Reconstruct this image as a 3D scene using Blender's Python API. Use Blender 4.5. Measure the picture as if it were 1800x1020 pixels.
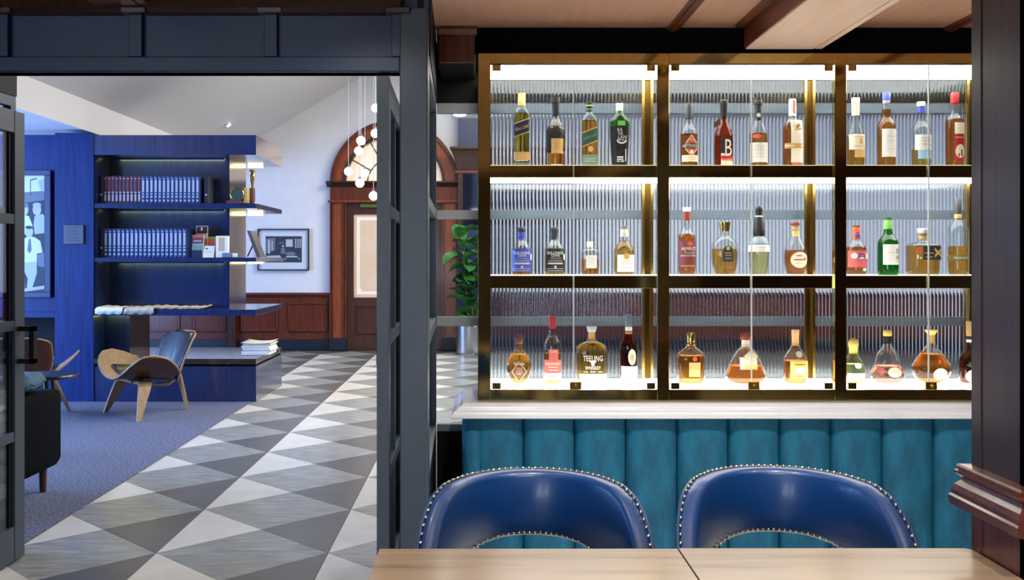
import bpy, bmesh, math, random
from mathutils import Vector, Matrix
random.seed(7)
for o in list(bpy.data.objects):
    bpy.data.objects.remove(o, do_unlink=True)
S = bpy.context.scene
COL = S.collection
PI = math.pi

# ------------------------------------------------------------------ camera
CAM_H, F, U0, V0 = 1.40, 1750.0, 846.0, 455.0      # eye height, focal length and vanishing point in 1800x1020 pixels
cam = bpy.data.cameras.new('camera')
cam.sensor_width = 36.0
cam.lens = F / 1800.0 * 36.0
cam.shift_x = (900 - U0) / 1800.0
cam.shift_y = -(510 - V0) / 1800.0
cam.clip_end = 100
camo = bpy.data.objects.new('camera', cam)
camo.location = (0, 0, CAM_H)
camo.rotation_euler = (PI / 2, 0, 0)
COL.objects.link(camo)
S.camera = camo

# ------------------------------------------------------------------ light and exposure
S.view_settings.view_transform = 'Standard'
S.view_settings.look = 'None'
S.view_settings.gamma = 1.0
S.view_settings.exposure = 0.0
S.view_settings.use_curve_mapping = False
S.cycles.use_denoising = True
S.cycles.max_bounces = 14
S.cycles.transparent_max_bounces = 40
S.cycles.transmission_bounces = 14
S.cycles.sample_clamp_indirect = 6.0
S.cycles.caustics_refractive = True
S.cycles.caustics_reflective = False
W = bpy.data.worlds.new('world'); S.world = W; W.use_nodes = True
W.node_tree.nodes['Background'].inputs[0].default_value = (0.62, 0.75, 1.0, 1)
W.node_tree.nodes['Background'].inputs[1].default_value = 0.5

def area(name, loc, target, sx, sy, power, col=(1, 1, 1), spread=180):
    l = bpy.data.lights.new(name, 'AREA'); l.shape = 'RECTANGLE'; l.size = sx; l.size_y = sy
    l.energy = power; l.color = col; l.spread = math.radians(spread)
    o = bpy.data.objects.new(name, l); COL.objects.link(o); o.location = loc
    o.rotation_euler = (Vector(target) - Vector(loc)).to_track_quat('-Z', 'Y').to_euler()
    return o
def spot(name, loc, target, power, col=(1, 1, 1), angle=90, blend=0.6, rad=0.05):
    l = bpy.data.lights.new(name, 'SPOT'); l.energy = power; l.color = col
    l.spot_size = math.radians(angle); l.spot_blend = blend; l.shadow_soft_size = rad
    o = bpy.data.objects.new(name, l); COL.objects.link(o); o.location = loc
    o.rotation_euler = (Vector(target) - Vector(loc)).to_track_quat('-Z', 'Y').to_euler()
    return o
DAY = (0.27, 0.47, 1.0)
# daylight through the tall lounge windows in the left wall
for i, yy in enumerate((5.6, 8.1, 10.6)):
    area('window_daylight', (-7.62, yy, 1.45), (-2.0, yy + 1.8, 0.9), 1.9, 2.1, 430 if i == 0 else 360, DAY)
# ceiling lamps of the lounge and the hall
area('hall_ceiling_lamp', (0.4, 12.4, 4.33), (0.2, 12.6, 0), 1.8, 2.8, 230, (1.0, 0.96, 0.91))
area('lounge_ceiling_lamp', (0.3, 8.0, 4.33), (-0.2, 8.2, 0), 1.8, 3.0, 260, (1.0, 0.97, 0.92))
area('rear_room_ceiling_lamp', (4.0, 10.5, 4.3), (4.0, 10.5, 0), 2.2, 2.2, 520, (1.0, 0.97, 0.94))
# unseen fill lights added behind the tables to brighten the bar
for xx in (-3.4, -1.5):
    area('bar_fill_light', (xx, -2.92, 1.35), (xx + 1.2, 2.5, 2.3), 1.5, 1.6, 85, (0.78, 0.88, 1.0))
# downlights of the bar ceiling, (x, y, watts); counter row and rear pair added for bounced light
BAR_SPOTS = [(-0.45, 3.2, 18), (0.15, 2.35, 105), (0.95, 2.35, 105), (1.85, 2.45, 115), (0.25, 1.0, 75), (0.98, 1.0, 90), (0.2, 3.45, 110), (1.0, 3.45, 110), (1.9, 3.45, 110), (-1.6, 1.6, 26), (0.5, -2.4, 20), (2.0, -2.4, 20)]
for x, y, p in BAR_SPOTS:
    wash = y in (2.35, 2.45)                              # the middle row is tilted to wash the counter front
    spot('bar_downlight', (x, y, 2.436), (x, 4.2, 0.75) if wash else (x + 0.02, y + 0.12, 0), p, (1.0, 0.95, 0.89), 110 if wash else (46 if y == 3.45 else 140), 0.45, 0.02)

# ------------------------------------------------------------------ helpers
def P(px, py, Y):
    return Vector(((px - U0) * Y / F, Y, CAM_H - (py - V0) * Y / F))
def X_(px, Y): return (px - U0) * Y / F
def Z_(py, Y): return CAM_H - (py - V0) * Y / F
def lin(c):
    r = []
    for v in c[:3]:
        v = v / 255.0
        r.append(v / 12.92 if v <= 0.04045 else ((v + 0.055) / 1.055) ** 2.4)
    return (r[0], r[1], r[2], 1.0)

MATS = {}
def mat(name, c=(128, 128, 128), rough=0.5, metal=0.0, c2=None, scale=8.0, stretch=(1, 1, 1), detail=4.0,
        lo=0.35, hi=0.65, bump=0.0, bscale=None, sheen=0.0, coat=0.0, rnd=0.0, emit=0.0, spec=0.5, perobj=False):
    if name in MATS: return MATS[name]
    m = bpy.data.materials.new(name); m.use_nodes = True; MATS[name] = m
    nt = m.node_tree; N = nt.nodes; L = nt.links; b = N['Principled BSDF']
    b.inputs['Roughness'].default_value = rough
    b.inputs['Metallic'].default_value = metal
    b.inputs['Specular IOR Level'].default_value = spec
    if sheen:
        b.inputs['Sheen Weight'].default_value = sheen; b.inputs['Sheen Roughness'].default_value = 0.35
        b.inputs['Sheen Tint'].default_value = lin(c2 or c)
    if coat:
        b.inputs['Coat Weight'].default_value = coat; b.inputs['Coat Roughness'].default_value = 0.12
    b.inputs['Base Color'].default_value = lin(c)
    if emit:
        b.inputs['Emission Color'].default_value = lin(c); b.inputs['Emission Strength'].default_value = emit
    if c2 or bump:
        tc = N.new('ShaderNodeTexCoord'); mp = N.new('ShaderNodeMapping'); mp.inputs['Scale'].default_value = stretch
        src = tc.outputs['Object']
        if perobj:
            oi = N.new('ShaderNodeObjectInfo'); ad = N.new('ShaderNodeVectorMath'); ad.operation = 'MULTIPLY_ADD'
            L.new(oi.outputs['Location'], ad.inputs[0]); ad.inputs[1].default_value = (3.1, 3.7, 1.3)
            L.new(tc.outputs['Object'], ad.inputs[2]); src = ad.outputs[0]
        L.new(src, mp.inputs['Vector'])
        nz = N.new('ShaderNodeTexNoise'); nz.inputs['Scale'].default_value = scale; nz.inputs['Detail'].default_value = detail
        nz.inputs['Roughness'].default_value = 0.6
        L.new(mp.outputs[0], nz.inputs['Vector'])
        if c2:
            rp = N.new('ShaderNodeValToRGB'); rp.color_ramp.elements[0].position = lo; rp.color_ramp.elements[1].position = hi
            rp.color_ramp.elements[0].color = lin(c); rp.color_ramp.elements[1].color = lin(c2)
            L.new(nz.outputs['Fac'], rp.inputs['Fac'])
            out = rp.outputs['Color']
            if rnd:
                oi2 = N.new('ShaderNodeObjectInfo'); mr = N.new('ShaderNodeMapRange')
                mr.inputs['To Min'].default_value = 1 - rnd; mr.inputs['To Max'].default_value = 1 + rnd
                L.new(oi2.outputs['Random'], mr.inputs['Value'])
                hs = N.new('ShaderNodeHueSaturation'); L.new(mr.outputs[0], hs.inputs['Value']); L.new(out, hs.inputs['Color']); out = hs.outputs[0]
            L.new(out, b.inputs['Base Color'])
        if bump:
            bp = N.new('ShaderNodeBump'); bp.inputs['Strength'].default_value = bump; bp.inputs['Distance'].default_value = 0.01
            if bscale:
                n2 = N.new('ShaderNodeTexNoise'); n2.inputs['Scale'].default_value = bscale; n2.inputs['Detail'].default_value = 3
                L.new(mp.outputs[0], n2.inputs['Vector']); L.new(n2.outputs['Fac'], bp.inputs['Height'])
            else: L.new(nz.outputs['Fac'], bp.inputs['Height'])
            L.new(bp.outputs[0], b.inputs['Normal'])
    return m
def emis(name, c, s):
    m = bpy.data.materials.new(name); m.use_nodes = True; nt = m.node_tree
    nt.nodes.remove(nt.nodes['Principled BSDF']); e = nt.nodes.new('ShaderNodeEmission')
    e.inputs[0].default_value = lin(c); e.inputs[1].default_value = s
    nt.links.new(e.outputs[0], nt.nodes['Material Output'].inputs[0]); MATS[name] = m; return m
def thin_glass(name, c=(255, 255, 255), ior=1.45, rough=0.0):
    m = bpy.data.materials.new(name); m.use_nodes = True; nt = m.node_tree; N = nt.nodes; L = nt.links
    N.remove(N['Principled BSDF'])
    t = N.new('ShaderNodeBsdfTransparent'); t.inputs[0].default_value = lin(c)
    g = N.new('ShaderNodeBsdfGlossy'); g.inputs['Roughness'].default_value = rough
    f = N.new('ShaderNodeFresnel')                   # a thin sheet: the same reflectance from both sides
    ge = N.new('ShaderNodeNewGeometry'); mr = N.new('ShaderNodeMapRange'); mr.inputs['To Min'].default_value = ior; mr.inputs['To Max'].default_value = 1.0 / ior
    L.new(ge.outputs['Backfacing'], mr.inputs['Value']); L.new(mr.outputs[0], f.inputs['IOR'])
    mx = N.new('ShaderNodeMixShader'); L.new(f.outputs[0], mx.inputs[0]); L.new(t.outputs[0], mx.inputs[1]); L.new(g.outputs[0], mx.inputs[2])
    L.new(mx.outputs[0], N['Material Output'].inputs[0]); MATS[name] = m; return m
def solid_glass(name, c, ior=1.45, rough=0.0, tr=0.0):
    """refracting glass or liquid; tr mixes in straight transmission so that light passes on"""
    m = bpy.data.materials.new(name); m.use_nodes = True; nt = m.node_tree; N = nt.nodes; L = nt.links
    N.remove(N['Principled BSDF'])
    g = N.new('ShaderNodeBsdfGlass'); g.inputs['Color'].default_value = lin(c); g.inputs['IOR'].default_value = ior
    g.inputs['Roughness'].default_value = rough; out = g.outputs[0]
    if tr:
        t = N.new('ShaderNodeBsdfTransparent'); t.inputs[0].default_value = lin(c)
        mx = N.new('ShaderNodeMixShader'); mx.inputs[0].default_value = tr
        L.new(g.outputs[0], mx.inputs[1]); L.new(t.outputs[0], mx.inputs[2]); out = mx.outputs[0]
    L.new(out, N['Material Output'].inputs[0]); MATS[name] = m; return m

class B:
    """collects shapes in one bmesh"""
    def __init__(s): s.bm = bmesh.new()
    def poly(s, vs):
        return s.bm.faces.new([s.bm.verts.new(v) for v in vs])
    def box(s, x0, x1, y0, y1, z0, z1, bev=0.0, seg=1):
        vs = [s.bm.verts.new((x, y, z)) for x in (x0, x1) for y in (y0, y1) for z in (z0, z1)]
        fs = []
        for q in ((0, 1, 3, 2), (4, 6, 7, 5), (0, 4, 5, 1), (2, 3, 7, 6), (0, 2, 6, 4), (1, 5, 7, 3)):
            fs.append(s.bm.faces.new([vs[i] for i in q]))
        if bev:
            es = {e for f in fs for e in f.edges}
            bmesh.ops.bevel(s.bm, geom=list(es), offset=bev, segments=seg, profile=0.5, affect='EDGES')
        return s
    def prism(s, pts, a0, a1, axis='y'):
        """2D outline extruded along an axis: axis y takes (x,z) points, x takes (y,z), z takes (x,y)"""
        def mk(p, a):
            return {'y': (p[0], a, p[1]), 'x': (a, p[0], p[1]), 'z': (p[0], p[1], a)}[axis]
        v0 = [s.bm.verts.new(mk(p, a0)) for p in pts]; v1 = [s.bm.verts.new(mk(p, a1)) for p in pts]
        n = len(pts)
        s.bm.faces.new(v0); s.bm.faces.new(v1[::-1])
        for i in range(n): s.bm.faces.new((v0[i], v0[(i + 1) % n], v1[(i + 1) % n], v1[i]))
        return s
    def grid(s, fn, nu, nv, close=False):
        V = [[s.bm.verts.new(fn(i / nu, j / nv)) for j in range(nv + 1)] for i in range(nu + (0 if close else 1))]
        m = len(V)
        for i in range(nu):
            for j in range(nv):
                s.bm.faces.new((V[i][j], V[(i + 1) % m][j], V[(i + 1) % m][j + 1], V[i][j + 1]))
        return V
    def lathe(s, prof, c=(0, 0, 0), seg=24, shape=None):
        """prof [(r,z)]; shape(th, r, z)->(x,y) optional"""
        rings = []
        for r, z in prof:
            ring = []
            for k in range(seg):
                th = 2 * PI * k / seg
                x, y = shape(th, r, z) if shape else (r * math.cos(th), r * math.sin(th))
                ring.append(s.bm.verts.new((c[0] + x, c[1] + y, c[2] + z)))
            rings.append(ring)
        for a, b in zip(rings[:-1], rings[1:]):
            for k in range(seg):
                s.bm.faces.new((a[k], a[(k + 1) % seg], b[(k + 1) % seg], b[k]))
        s.bm.faces.new(rings[0][::-1]); s.bm.faces.new(rings[-1])
        return s
    def tube(s, pts, r, seg=8, cap=True):
        pts = [Vector(p) for p in pts]; rings = []
        rr = r if isinstance(r, (list, tuple)) else [r] * len(pts)
        up = Vector((0, 0, 1))
        for i, p in enumerate(pts):
            d = (pts[min(i + 1, len(pts) - 1)] - pts[max(i - 1, 0)]).normalized()
            a = d.cross(up if abs(d.z) < 0.95 else Vector((1, 0, 0))).normalized(); b = d.cross(a)
            rings.append([s.bm.verts.new(p + (a * math.cos(2 * PI * k / seg) + b * math.sin(2 * PI * k / seg)) * rr[i]) for k in range(seg)])
        for a, b in zip(rings[:-1], rings[1:]):
            for k in range(seg): s.bm.faces.new((a[k], a[(k + 1) % seg], b[(k + 1) % seg], b[k]))
        if cap: s.bm.faces.new(rings[0][::-1]); s.bm.faces.new(rings[-1])
        return s
    def ball(s, c, r, sx=1, sy=1, sz=1, u=16, v=10):
        m = Matrix.Translation(c) @ Matrix.Diagonal((r * sx, r * sy, r * sz, 1))
        bmesh.ops.create_uvsphere(s.bm, u_segments=u, v_segments=v, radius=1, matrix=m); return s
    def loft(s, rings, cap=True):
        R = [[s.bm.verts.new(p) for p in r] for r in rings]
        n = len(R[0])
        for a, b in zip(R[:-1], R[1:]):
            for k in range(n): s.bm.faces.new((a[k], a[(k + 1) % n], b[(k + 1) % n], b[k]))
        if cap: s.bm.faces.new(R[0][::-1]); s.bm.faces.new(R[-1])
        return s

LOC = {}
def mesh_of(b, name, m, smooth):
    bm = b.bm if isinstance(b, B) else b
    bmesh.ops.recalc_face_normals(bm, faces=bm.faces[:])
    me = bpy.data.meshes.new(name); bm.to_mesh(me); bm.free()
    if smooth:
        for p in me.polygons: p.use_smooth = True
        if smooth is not True:
            try: me.set_sharp_from_angle(angle=math.radians(smooth))
            except Exception: pass
    me.materials.append(MATS[m] if isinstance(m, str) else m)
    return me
def link(name, me, parent=None):
    o = bpy.data.objects.new(name, me); COL.objects.link(o)
    if parent is not None: o.parent = parent
    return o
def part(name, b, m, parent, smooth=False, label=None, local=False):
    """a part built in world coordinates (or the parent's when local)"""
    me = mesh_of(b, name, m, smooth)
    o = link(name, me, parent)
    off = Vector((0, 0, 0)); p = parent
    base = LOC.get(p.name, Vector((0, 0, 0)))
    if not local: me.transform(Matrix.Translation(-base))
    LOC[o.name] = base if not local else Vector((0, 0, 0))
    if label: o['label'] = label
    return o
def thing(name, label, cat, loc=(0, 0, 0), rz=0.0, group=None):
    o = bpy.data.objects.new(name, None); COL.objects.link(o); o.empty_display_size = 0.1
    o.location = loc; o.rotation_euler = (0, 0, rz); LOC[o.name] = Vector(loc)
    o['label'] = label; o['category'] = cat
    if group: o['group'] = group
    return o
def single(name, b, m, label, cat, smooth=False, group=None, kind=None):
    """a thing that is one mesh; its origin goes to its base"""
    me = mesh_of(b, name, m, smooth)
    xs = [v.co for v in me.vertices]
    base = Vector(((min(v.x for v in xs) + max(v.x for v in xs)) / 2, (min(v.y for v in xs) + max(v.y for v in xs)) / 2, min(v.z for v in xs)))
    me.transform(Matrix.Translation(-base))
    o = link(name, me); o.location = base; LOC[o.name] = base
    o['label'] = label; o['category'] = cat
    if group: o['group'] = group
    if kind: o['kind'] = kind
    return o
def struct(name, b, m, label, cat, smooth=False):
    return single(name, b, m, label, cat, smooth, None, 'structure')
def copy_tree(o, parent=None):
    c = o.copy(); COL.objects.link(c)
    if parent is not None: c.parent = parent
    for ch in list(o.children): copy_tree(ch, c)
    return c
_TXT = {}
def text_mesh(body):
    """2D triangles of a word, centred, scaled to cap height 1: (verts, faces, width)"""
    if body in _TXT: return _TXT[body]
    cu = bpy.data.curves.new('txt', 'FONT'); cu.body = body; cu.size = 1.0; cu.resolution_u = 2; cu.align_x = 'CENTER'
    ob = bpy.data.objects.new('txt', cu); COL.objects.link(ob)
    bpy.context.view_layer.update()
    me = bpy.data.meshes.new_from_object(ob.evaluated_get(bpy.context.evaluated_depsgraph_get()))
    vs = [(v.co.x, v.co.y) for v in me.vertices]; fs = [tuple(p.vertices) for p in me.polygons]
    bpy.data.objects.remove(ob); bpy.data.curves.remove(cu); bpy.data.meshes.remove(me)
    x0 = min(v[0] for v in vs); x1 = max(v[0] for v in vs); y0 = min(v[1] for v in vs); y1 = max(v[1] for v in vs)
    h = (y1 - y0) or 1
    vs = [((x - (x0 + x1) / 2) / h, (y - (y0 + y1) / 2) / h) for x, y in vs]
    _TXT[body] = (vs, fs, (x1 - x0) / h); return _TXT[body]

# ------------------------------------------------------------------ materials
mat('navy_paint', (15, 36, 68), 0.42, c2=(18, 42, 78), scale=60, bump=0.05)
mat('slate_metal', (46, 56, 68), 0.42, c2=(52, 62, 74), scale=90, bump=0.03)
mat('frame_grey', (140, 145, 148), 0.5)
mat('soft_black', (12, 13, 15), 0.6, spec=0.2)
mat('gap_black', (6, 6, 7), 0.8, spec=0.1)
mat('blue_timber', (8, 31, 82), 0.38, c2=(19, 47, 108), scale=3.5, stretch=(14, 14, 0.7), detail=6, spec=0.3)
mat('blue_timber_dark', (18, 32, 72), 0.28, c2=(32, 48, 94), scale=3.0, stretch=(16, 16, 0.6), detail=6, coat=0.9)
mat('mahogany', (74, 30, 14), 0.28, c2=(108, 48, 22), scale=2.2, stretch=(22, 22, 0.9), detail=6, coat=0.25)
mat('mahogany_dark', (40, 22, 16), 0.30, c2=(64, 36, 26), scale=2.4, stretch=(26, 26, 0.8), detail=6, coat=0.25)
mat('mahogany_red', (72, 32, 24), 0.30, c2=(102, 50, 38), scale=2.4, stretch=(26, 26, 0.8), detail=6, coat=0.25)
mat('arch_wood', (112, 52, 22), 0.30, c2=(146, 72, 34), scale=3, stretch=(10, 10, 1.2), coat=0.25)
mat('door_wood', (52, 24, 13), 0.3, c2=(72, 34, 18), scale=3, stretch=(16, 16, 0.8), coat=0.2)
mat('ceiling_panel', (206, 156, 130), 0.34, c2=(216, 168, 142), scale=2.0, stretch=(16, 0.8, 16), coat=0.2)  # wood paled to stand in for light thrown up from below
mat('ceiling_wood', (92, 44, 24), 0.34, c2=(116, 60, 36), scale=2.0, stretch=(16, 0.8, 16), coat=0.2)
mat('beam_light', (234, 200, 176), 0.38, c2=(240, 208, 184), scale=2.0, stretch=(16, 0.8, 16))  # beam colour also raised in place of light from below
mat('white_plaster', (214, 214, 216), 0.75, c2=(219, 219, 221), scale=4)
mat('white_ceiling', (228, 226, 224), 0.8)
mat('dark_baseboard', (20, 26, 38), 0.4)
mat('carpet', (60, 66, 86), 0.95, c2=(120, 126, 150), scale=70, detail=5, lo=0.4, hi=0.62, bump=0.8)
mat('grout', (70, 70, 68), 0.8)
mat('tile_white', (205, 202, 194), 0.30, c2=(216, 214, 207), scale=6, rnd=0.04, perobj=True)
mat('tile_grey', (128, 132, 130), 0.28, c2=(172, 174, 170), scale=2.6, stretch=(2.2, 9, 1), lo=0.38, hi=0.72, rnd=0.05, perobj=True, detail=7)
mat('tile_dark', (92, 92, 93), 0.28, c2=(102, 102, 102), scale=3, rnd=0.06, perobj=True)
mat('brass', (204, 184, 118), 0.08, 1.0, c2=(194, 172, 104), scale=14)
mat('brass_gold', (218, 182, 96), 0.18, 1.0)
mat('marble_white', (236, 239, 245), 0.22, c2=(208, 211, 220), scale=3.2, stretch=(1, 2, 2.6), lo=0.52, hi=0.82, detail=8)
mat('marble_dark', (56, 50, 44), 0.10, c2=(132, 122, 108), scale=3.5, stretch=(1.0, 2.2, 1), lo=0.55, hi=0.78, detail=8)
mat('velvet', (2, 68, 98), 0.75, c2=(6, 104, 138), scale=9, stretch=(1.6, 1, 0.6), lo=0.30, hi=0.62, detail=8, sheen=0.25, bump=0.12, bscale=26)
mat('leather_blue', (4, 46, 96), 0.36, c2=(6, 51, 102), scale=120, bump=0.05, coat=0.12)
mat('leather_black', (22, 22, 26), 0.28, coat=0.2)
mat('nail_brass', (214, 190, 132), 0.22, 1.0)
mat('oak_top', (186, 160, 128), 0.28, c2=(146, 116, 86), scale=2.4, stretch=(0.9, 9, 9), lo=0.48, hi=0.74, detail=8, coat=0.25)
mat('oak_pale', (178, 146, 106), 0.4, c2=(160, 126, 88), scale=3, stretch=(9, 9, 1))
mat('walnut', (96, 56, 30), 0.4, c2=(74, 42, 22), scale=3, stretch=(9, 9, 1))
mat('black_cloth', (5, 7, 12), 0.9, c2=(9, 11, 17), scale=200, bump=0.1, spec=0.08)
mat('teal_cloth', (62, 92, 112), 0.85, c2=(72, 104, 124), scale=40, bump=0.15)
mat('paper', (226, 218, 200), 0.8, c2=(214, 206, 188), scale=30)
mat('paper_white', (236, 234, 230), 0.7)
mat('newsprint', (206, 192, 166), 0.85, c2=(176, 160, 136), scale=60, stretch=(1, 3, 1), lo=0.5, hi=0.62)
mat('steel', (176, 178, 182), 0.3, 1.0)
mat('leaf', (32, 84, 36), 0.4, c2=(58, 120, 50), scale=9)
mat('stem', (92, 74, 52), 0.7)
mat('soil', (46, 36, 28), 0.9)
mat('maroon_cover', (70, 34, 54), 0.55, c2=(104, 48, 68), scale=20, rnd=0.15)
mat('blue_cover', (20, 48, 104), 0.5, c2=(28, 60, 122), scale=20, rnd=0.12)
mat('dark_cover', (24, 30, 44), 0.55)
mat('spine_mark', (176, 182, 194), 0.4)
mat('figurine', (206, 214, 226), 0.5)
mat('frame_black', (22, 24, 30), 0.4)
mat('frame_navy', (44, 56, 92), 0.4)
mat('mat_board', (224, 226, 232), 0.8)
mat('plaque_grey', (82, 84, 98), 0.4)
mat('mirror_glass', (190, 196, 206), 0.05, 1.0)
mat('ebony', (20, 16, 16), 0.3, coat=0.2)
mat('door_pane', (214, 184, 150), 0.55, c2=(222, 196, 166), scale=2, emit=0.0)
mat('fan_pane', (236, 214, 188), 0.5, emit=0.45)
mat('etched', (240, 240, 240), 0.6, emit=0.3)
mat('lead', (70, 66, 62), 0.5)
mat('exit_green', (70, 92, 30), 0.5)
emis('globe_white', (255, 248, 240), 9.0)
emis('led_white', (255, 250, 240), 11.0)
emis('led_soft', (255, 250, 240), 7.5)
emis('led_yellow', (255, 232, 120), 26.0)
emis('led_end', (255, 244, 170), 6.0)
emis('window_day', (150, 190, 255), 3.0)
emis('lamp_disc', (255, 250, 244), 6.0)
thin_glass('clear_pane', (252, 253, 253), 1.30)
thin_glass('door_glass', (238, 243, 250), 1.45)
solid_glass('reeded', (238, 243, 248), 1.45, 0.0)
# ================================================================== THE SETTING
YF = 15.3                                   # far wall
YP = 3.70                                   # plane of the opening between bar and lounge
YS = 4.95                                   # plane of the glazed screen behind the display cabinet
# ---- floor: slab and inlaid stone pieces
b = B(); b.box(-7.6, 9.0, -3.0, YF + 0.1, -0.12, -0.008)
floor = struct('floor', b, 'grout', 'grey stone floor laid in diamonds and triangles', 'floor')
TW, TP, TX0, TY0 = 0.817, 0.8225, -1.545, 5.556
g_ = 0.0014
def tri_mesh(pts, m, name):
    bb = B(); bb.prism(pts, 0.0, 0.008, 'z'); return mesh_of(bb, name, m, False)
hw, hp = TW / 2, TP / 2
# cell origin = left vertex of the diamond
ME_D = tri_mesh([(g_ * 2, 0), (hw, -hp + g_ * 2), (TW - g_ * 2, 0), (hw, hp - g_ * 2)], 'tile_grey', 'tile_diamond')
ME_W = tri_mesh([(g_, g_ * 2), (hw - g_, hp), (g_, TP - g_ * 2)], 'tile_white', 'tile_triangle')
ME_K = tri_mesh([(TW - g_, g_ * 2), (TW - g_, TP - g_ * 2), (hw + g_, hp)], 'tile_dark', 'tile_triangle')
CARX = -2.24
ME_WC = tri_mesh([(CARX - (TX0 - TW) + g_, (CARX - (TX0 - TW)) * TP / TW + g_), (hw - g_, hp), (CARX - (TX0 - TW) + g_, TP - (CARX - (TX0 - TW)) * TP / TW - g_)], 'tile_white', 'tile_triangle')
ca = CARX - (TX0 - TW)
ME_DC = tri_mesh([(ca, -ca * TP / TW + g_), (hw, -hp + g_ * 2), (TW - g_ * 2, 0), (hw, hp - g_ * 2), (ca, ca * TP / TW - g_)], 'tile_grey', 'tile_diamond')
fl = LOC[floor.name]
for k in (-2, -1, 0, 1, 2):
    for r in range(-3, 12):
        x = TX0 + k * TW; y = TY0 + r * TP
        if k == 2 and y < 5.0: continue
        if k == -2 and y < 10.9: continue
        carpeted = (k == -1 and y < 9.2)
        if x + TW > -0.2 and y < 3.4 and k >= 1: continue
        for nm, me in (('diamond_tile', ME_DC if carpeted else ME_D), ('pale_tile', ME_WC if carpeted else ME_W), ('dark_tile', ME_K)):
            if y + TP > YF and nm != 'diamond_tile': continue
            o = link(nm, me, floor); o.location = Vector((x, y, -0.008)) - fl
b = B(); b.box(-7.6, CARX, 3.9, 9.71, -0.008, 0.006)
cp = struct('floor_carpet', b, 'carpet', 'blue grey carpet beside the diamond stone floor', 'carpet')
# bar floor
b = B(); b.box(-0.15, 3.6, -3.0, 4.9, -0.008, 0.0)
struct('floor_bar', b, 'tile_white', 'pale stone floor between the tables and the velvet bar front', 'floor')

# ---- lounge ceiling: low part over the bookcase, upstand, slope, flat
b = B()
b.prism([(-7.6, 2.666), (-3.9, 2.666), (-3.9, 2.966), (-1.5, 4.4), (9.0, 4.4), (9.0, 4.6), (-7.6, 4.6)], 3.85, YF, 'y')
struct('ceiling', b, 'white_ceiling', 'white lounge ceiling with a slope and a low bulkhead', 'ceiling')
# ---- far wall with wainscot and baseboard
b = B(); b.box(-7.6, 9.0, YF, YF + 0.2, -0.1, 4.6)
wf = struct('wall_far', b, 'white_plaster', 'white plaster wall above dark wood wainscot', 'wall')
def strip(x0, x1):
    bb = B(); bb.box(x0, x1, YF - 0.035, YF, 0.166, 0.835); part('wainscot', bb, 'mahogany', wf)
    bb = B(); bb.prism([(YF - 0.035, 0.80), (YF - 0.055, 0.83), (YF - 0.075, 0.845), (YF - 0.075, 0.868), (YF - 0.06, 0.88), (YF, 0.88), (YF, 0.80)], x0, x1, 'x')
    part('dado_rail', bb, 'mahogany_red', wf)
    bb = B(); bb.box(x0, x1, YF - 0.06, YF, 0.0, 0.166, 0.006); part('baseboard', bb, 'dark_baseboard', wf)
strip(-7.6, -2.31); strip(-0.32, -0.1)
strip(1.4, 9.0)
def panel_frame(x0, x1, z0, z1, yw, par, m='mahogany_red', m2='mahogany', w=0.035, d=0.03):
    bb = B()
    for a0, a1, c0, c1 in ((x0, x1, z1 - w, z1), (x0, x1, z0, z0 + w), (x0, x0 + w, z0 + w, z1 - w), (x1 - w, x1, z0 + w, z1 - w)):
        bb.box(a0, a1, yw - d, yw, c0, c1, 0.008)
    o = part('panel_moulding', bb, m, par)
    bb = B(); bb.box(x0 + w, x1 - w, yw - d * 0.45, yw, z0 + w, z1 - w); part('panel', bb, m2, par)
    return o
for a, c in ((507, 577), (424, 490), (341, 400), (250, 318), (168, 236)):
    panel_frame(X_(a, YF), X_(c, YF), Z_(583, YF), Z_(531, YF), YF - 0.035, wf)
b = B(); b.box(X_(403, YF), X_(418, YF), YF - 0.16, YF, 0.0, 0.88, 0.01); part('pilaster', b, 'mahogany_dark', wf)
# ---- other walls of the lounge
b = B(); b.box(9.0, 9.2, 3.85, YF, -0.1, 4.6)
struct('wall_right', b, 'white_plaster', 'plain white side wall of the rear room', 'wall')
# left wall with three window openings
b = B()
wz0, wz1 = 0.35, 2.5
ys = [3.85, 4.6, 6.6, 7.1, 9.1, 9.6, 11.6, YF]
for i in range(0, 8, 2): b.box(-7.7, -7.6, ys[i], ys[i + 1], -0.1, 2.9)
for i in range(1, 7, 2):
    b.box(-7.7, -7.6, ys[i], ys[i + 1], -0.1, wz0); b.box(-7.7, -7.6, ys[i], ys[i + 1], wz1, 2.9)
struct('wall_left', b, 'white_plaster', 'white lounge wall with three tall windows', 'wall')
for n, i in enumerate((1, 3, 5)):
    b = B(); y0, y1 = ys[i], ys[i + 1]
    for q in (y0, (y0 + y1) / 2 - 0.03, y1 - 0.06): b.box(-7.69, -7.63, q, q + 0.06, wz0, wz1)
    for q in (wz0, wz1 - 0.06): b.box(-7.69, -7.63, y0, y1, q, q + 0.06)
    w = struct('window_%d' % (n + 1), b, 'navy_paint', 'tall lounge window with dark frame in the left wall', 'window')
    for q in (y0 + 0.06, (y0 + y1) / 2 + 0.03):
        bb = B(); bb.box(-7.665, -7.66, q, q + (y1 - y0) / 2 - 0.09, wz0 + 0.06, wz1 - 0.06); part('pane', bb, 'clear_pane', w)
# low window at the far right, seen through the ribbed glass
b = B(); b.box(5.5, 7.7, YF - 0.05, YF, 0.0, 0.06); b.box(5.5, 7.7, YF - 0.05, YF, 0.82, 0.88)
for q in (5.5, 6.58, 7.64): b.box(q, q + 0.06, YF - 0.05, YF, 0.06, 0.82)
w = struct('window_4', b, 'navy_paint', 'low bright window seen through the ribbed glass', 'window')
for q in (5.56, 6.64):
    bb = B(); bb.box(q, q + 1.0, YF - 0.03, YF - 0.02, 0.06, 0.82); part('pane', bb, 'window_day', w)

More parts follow.
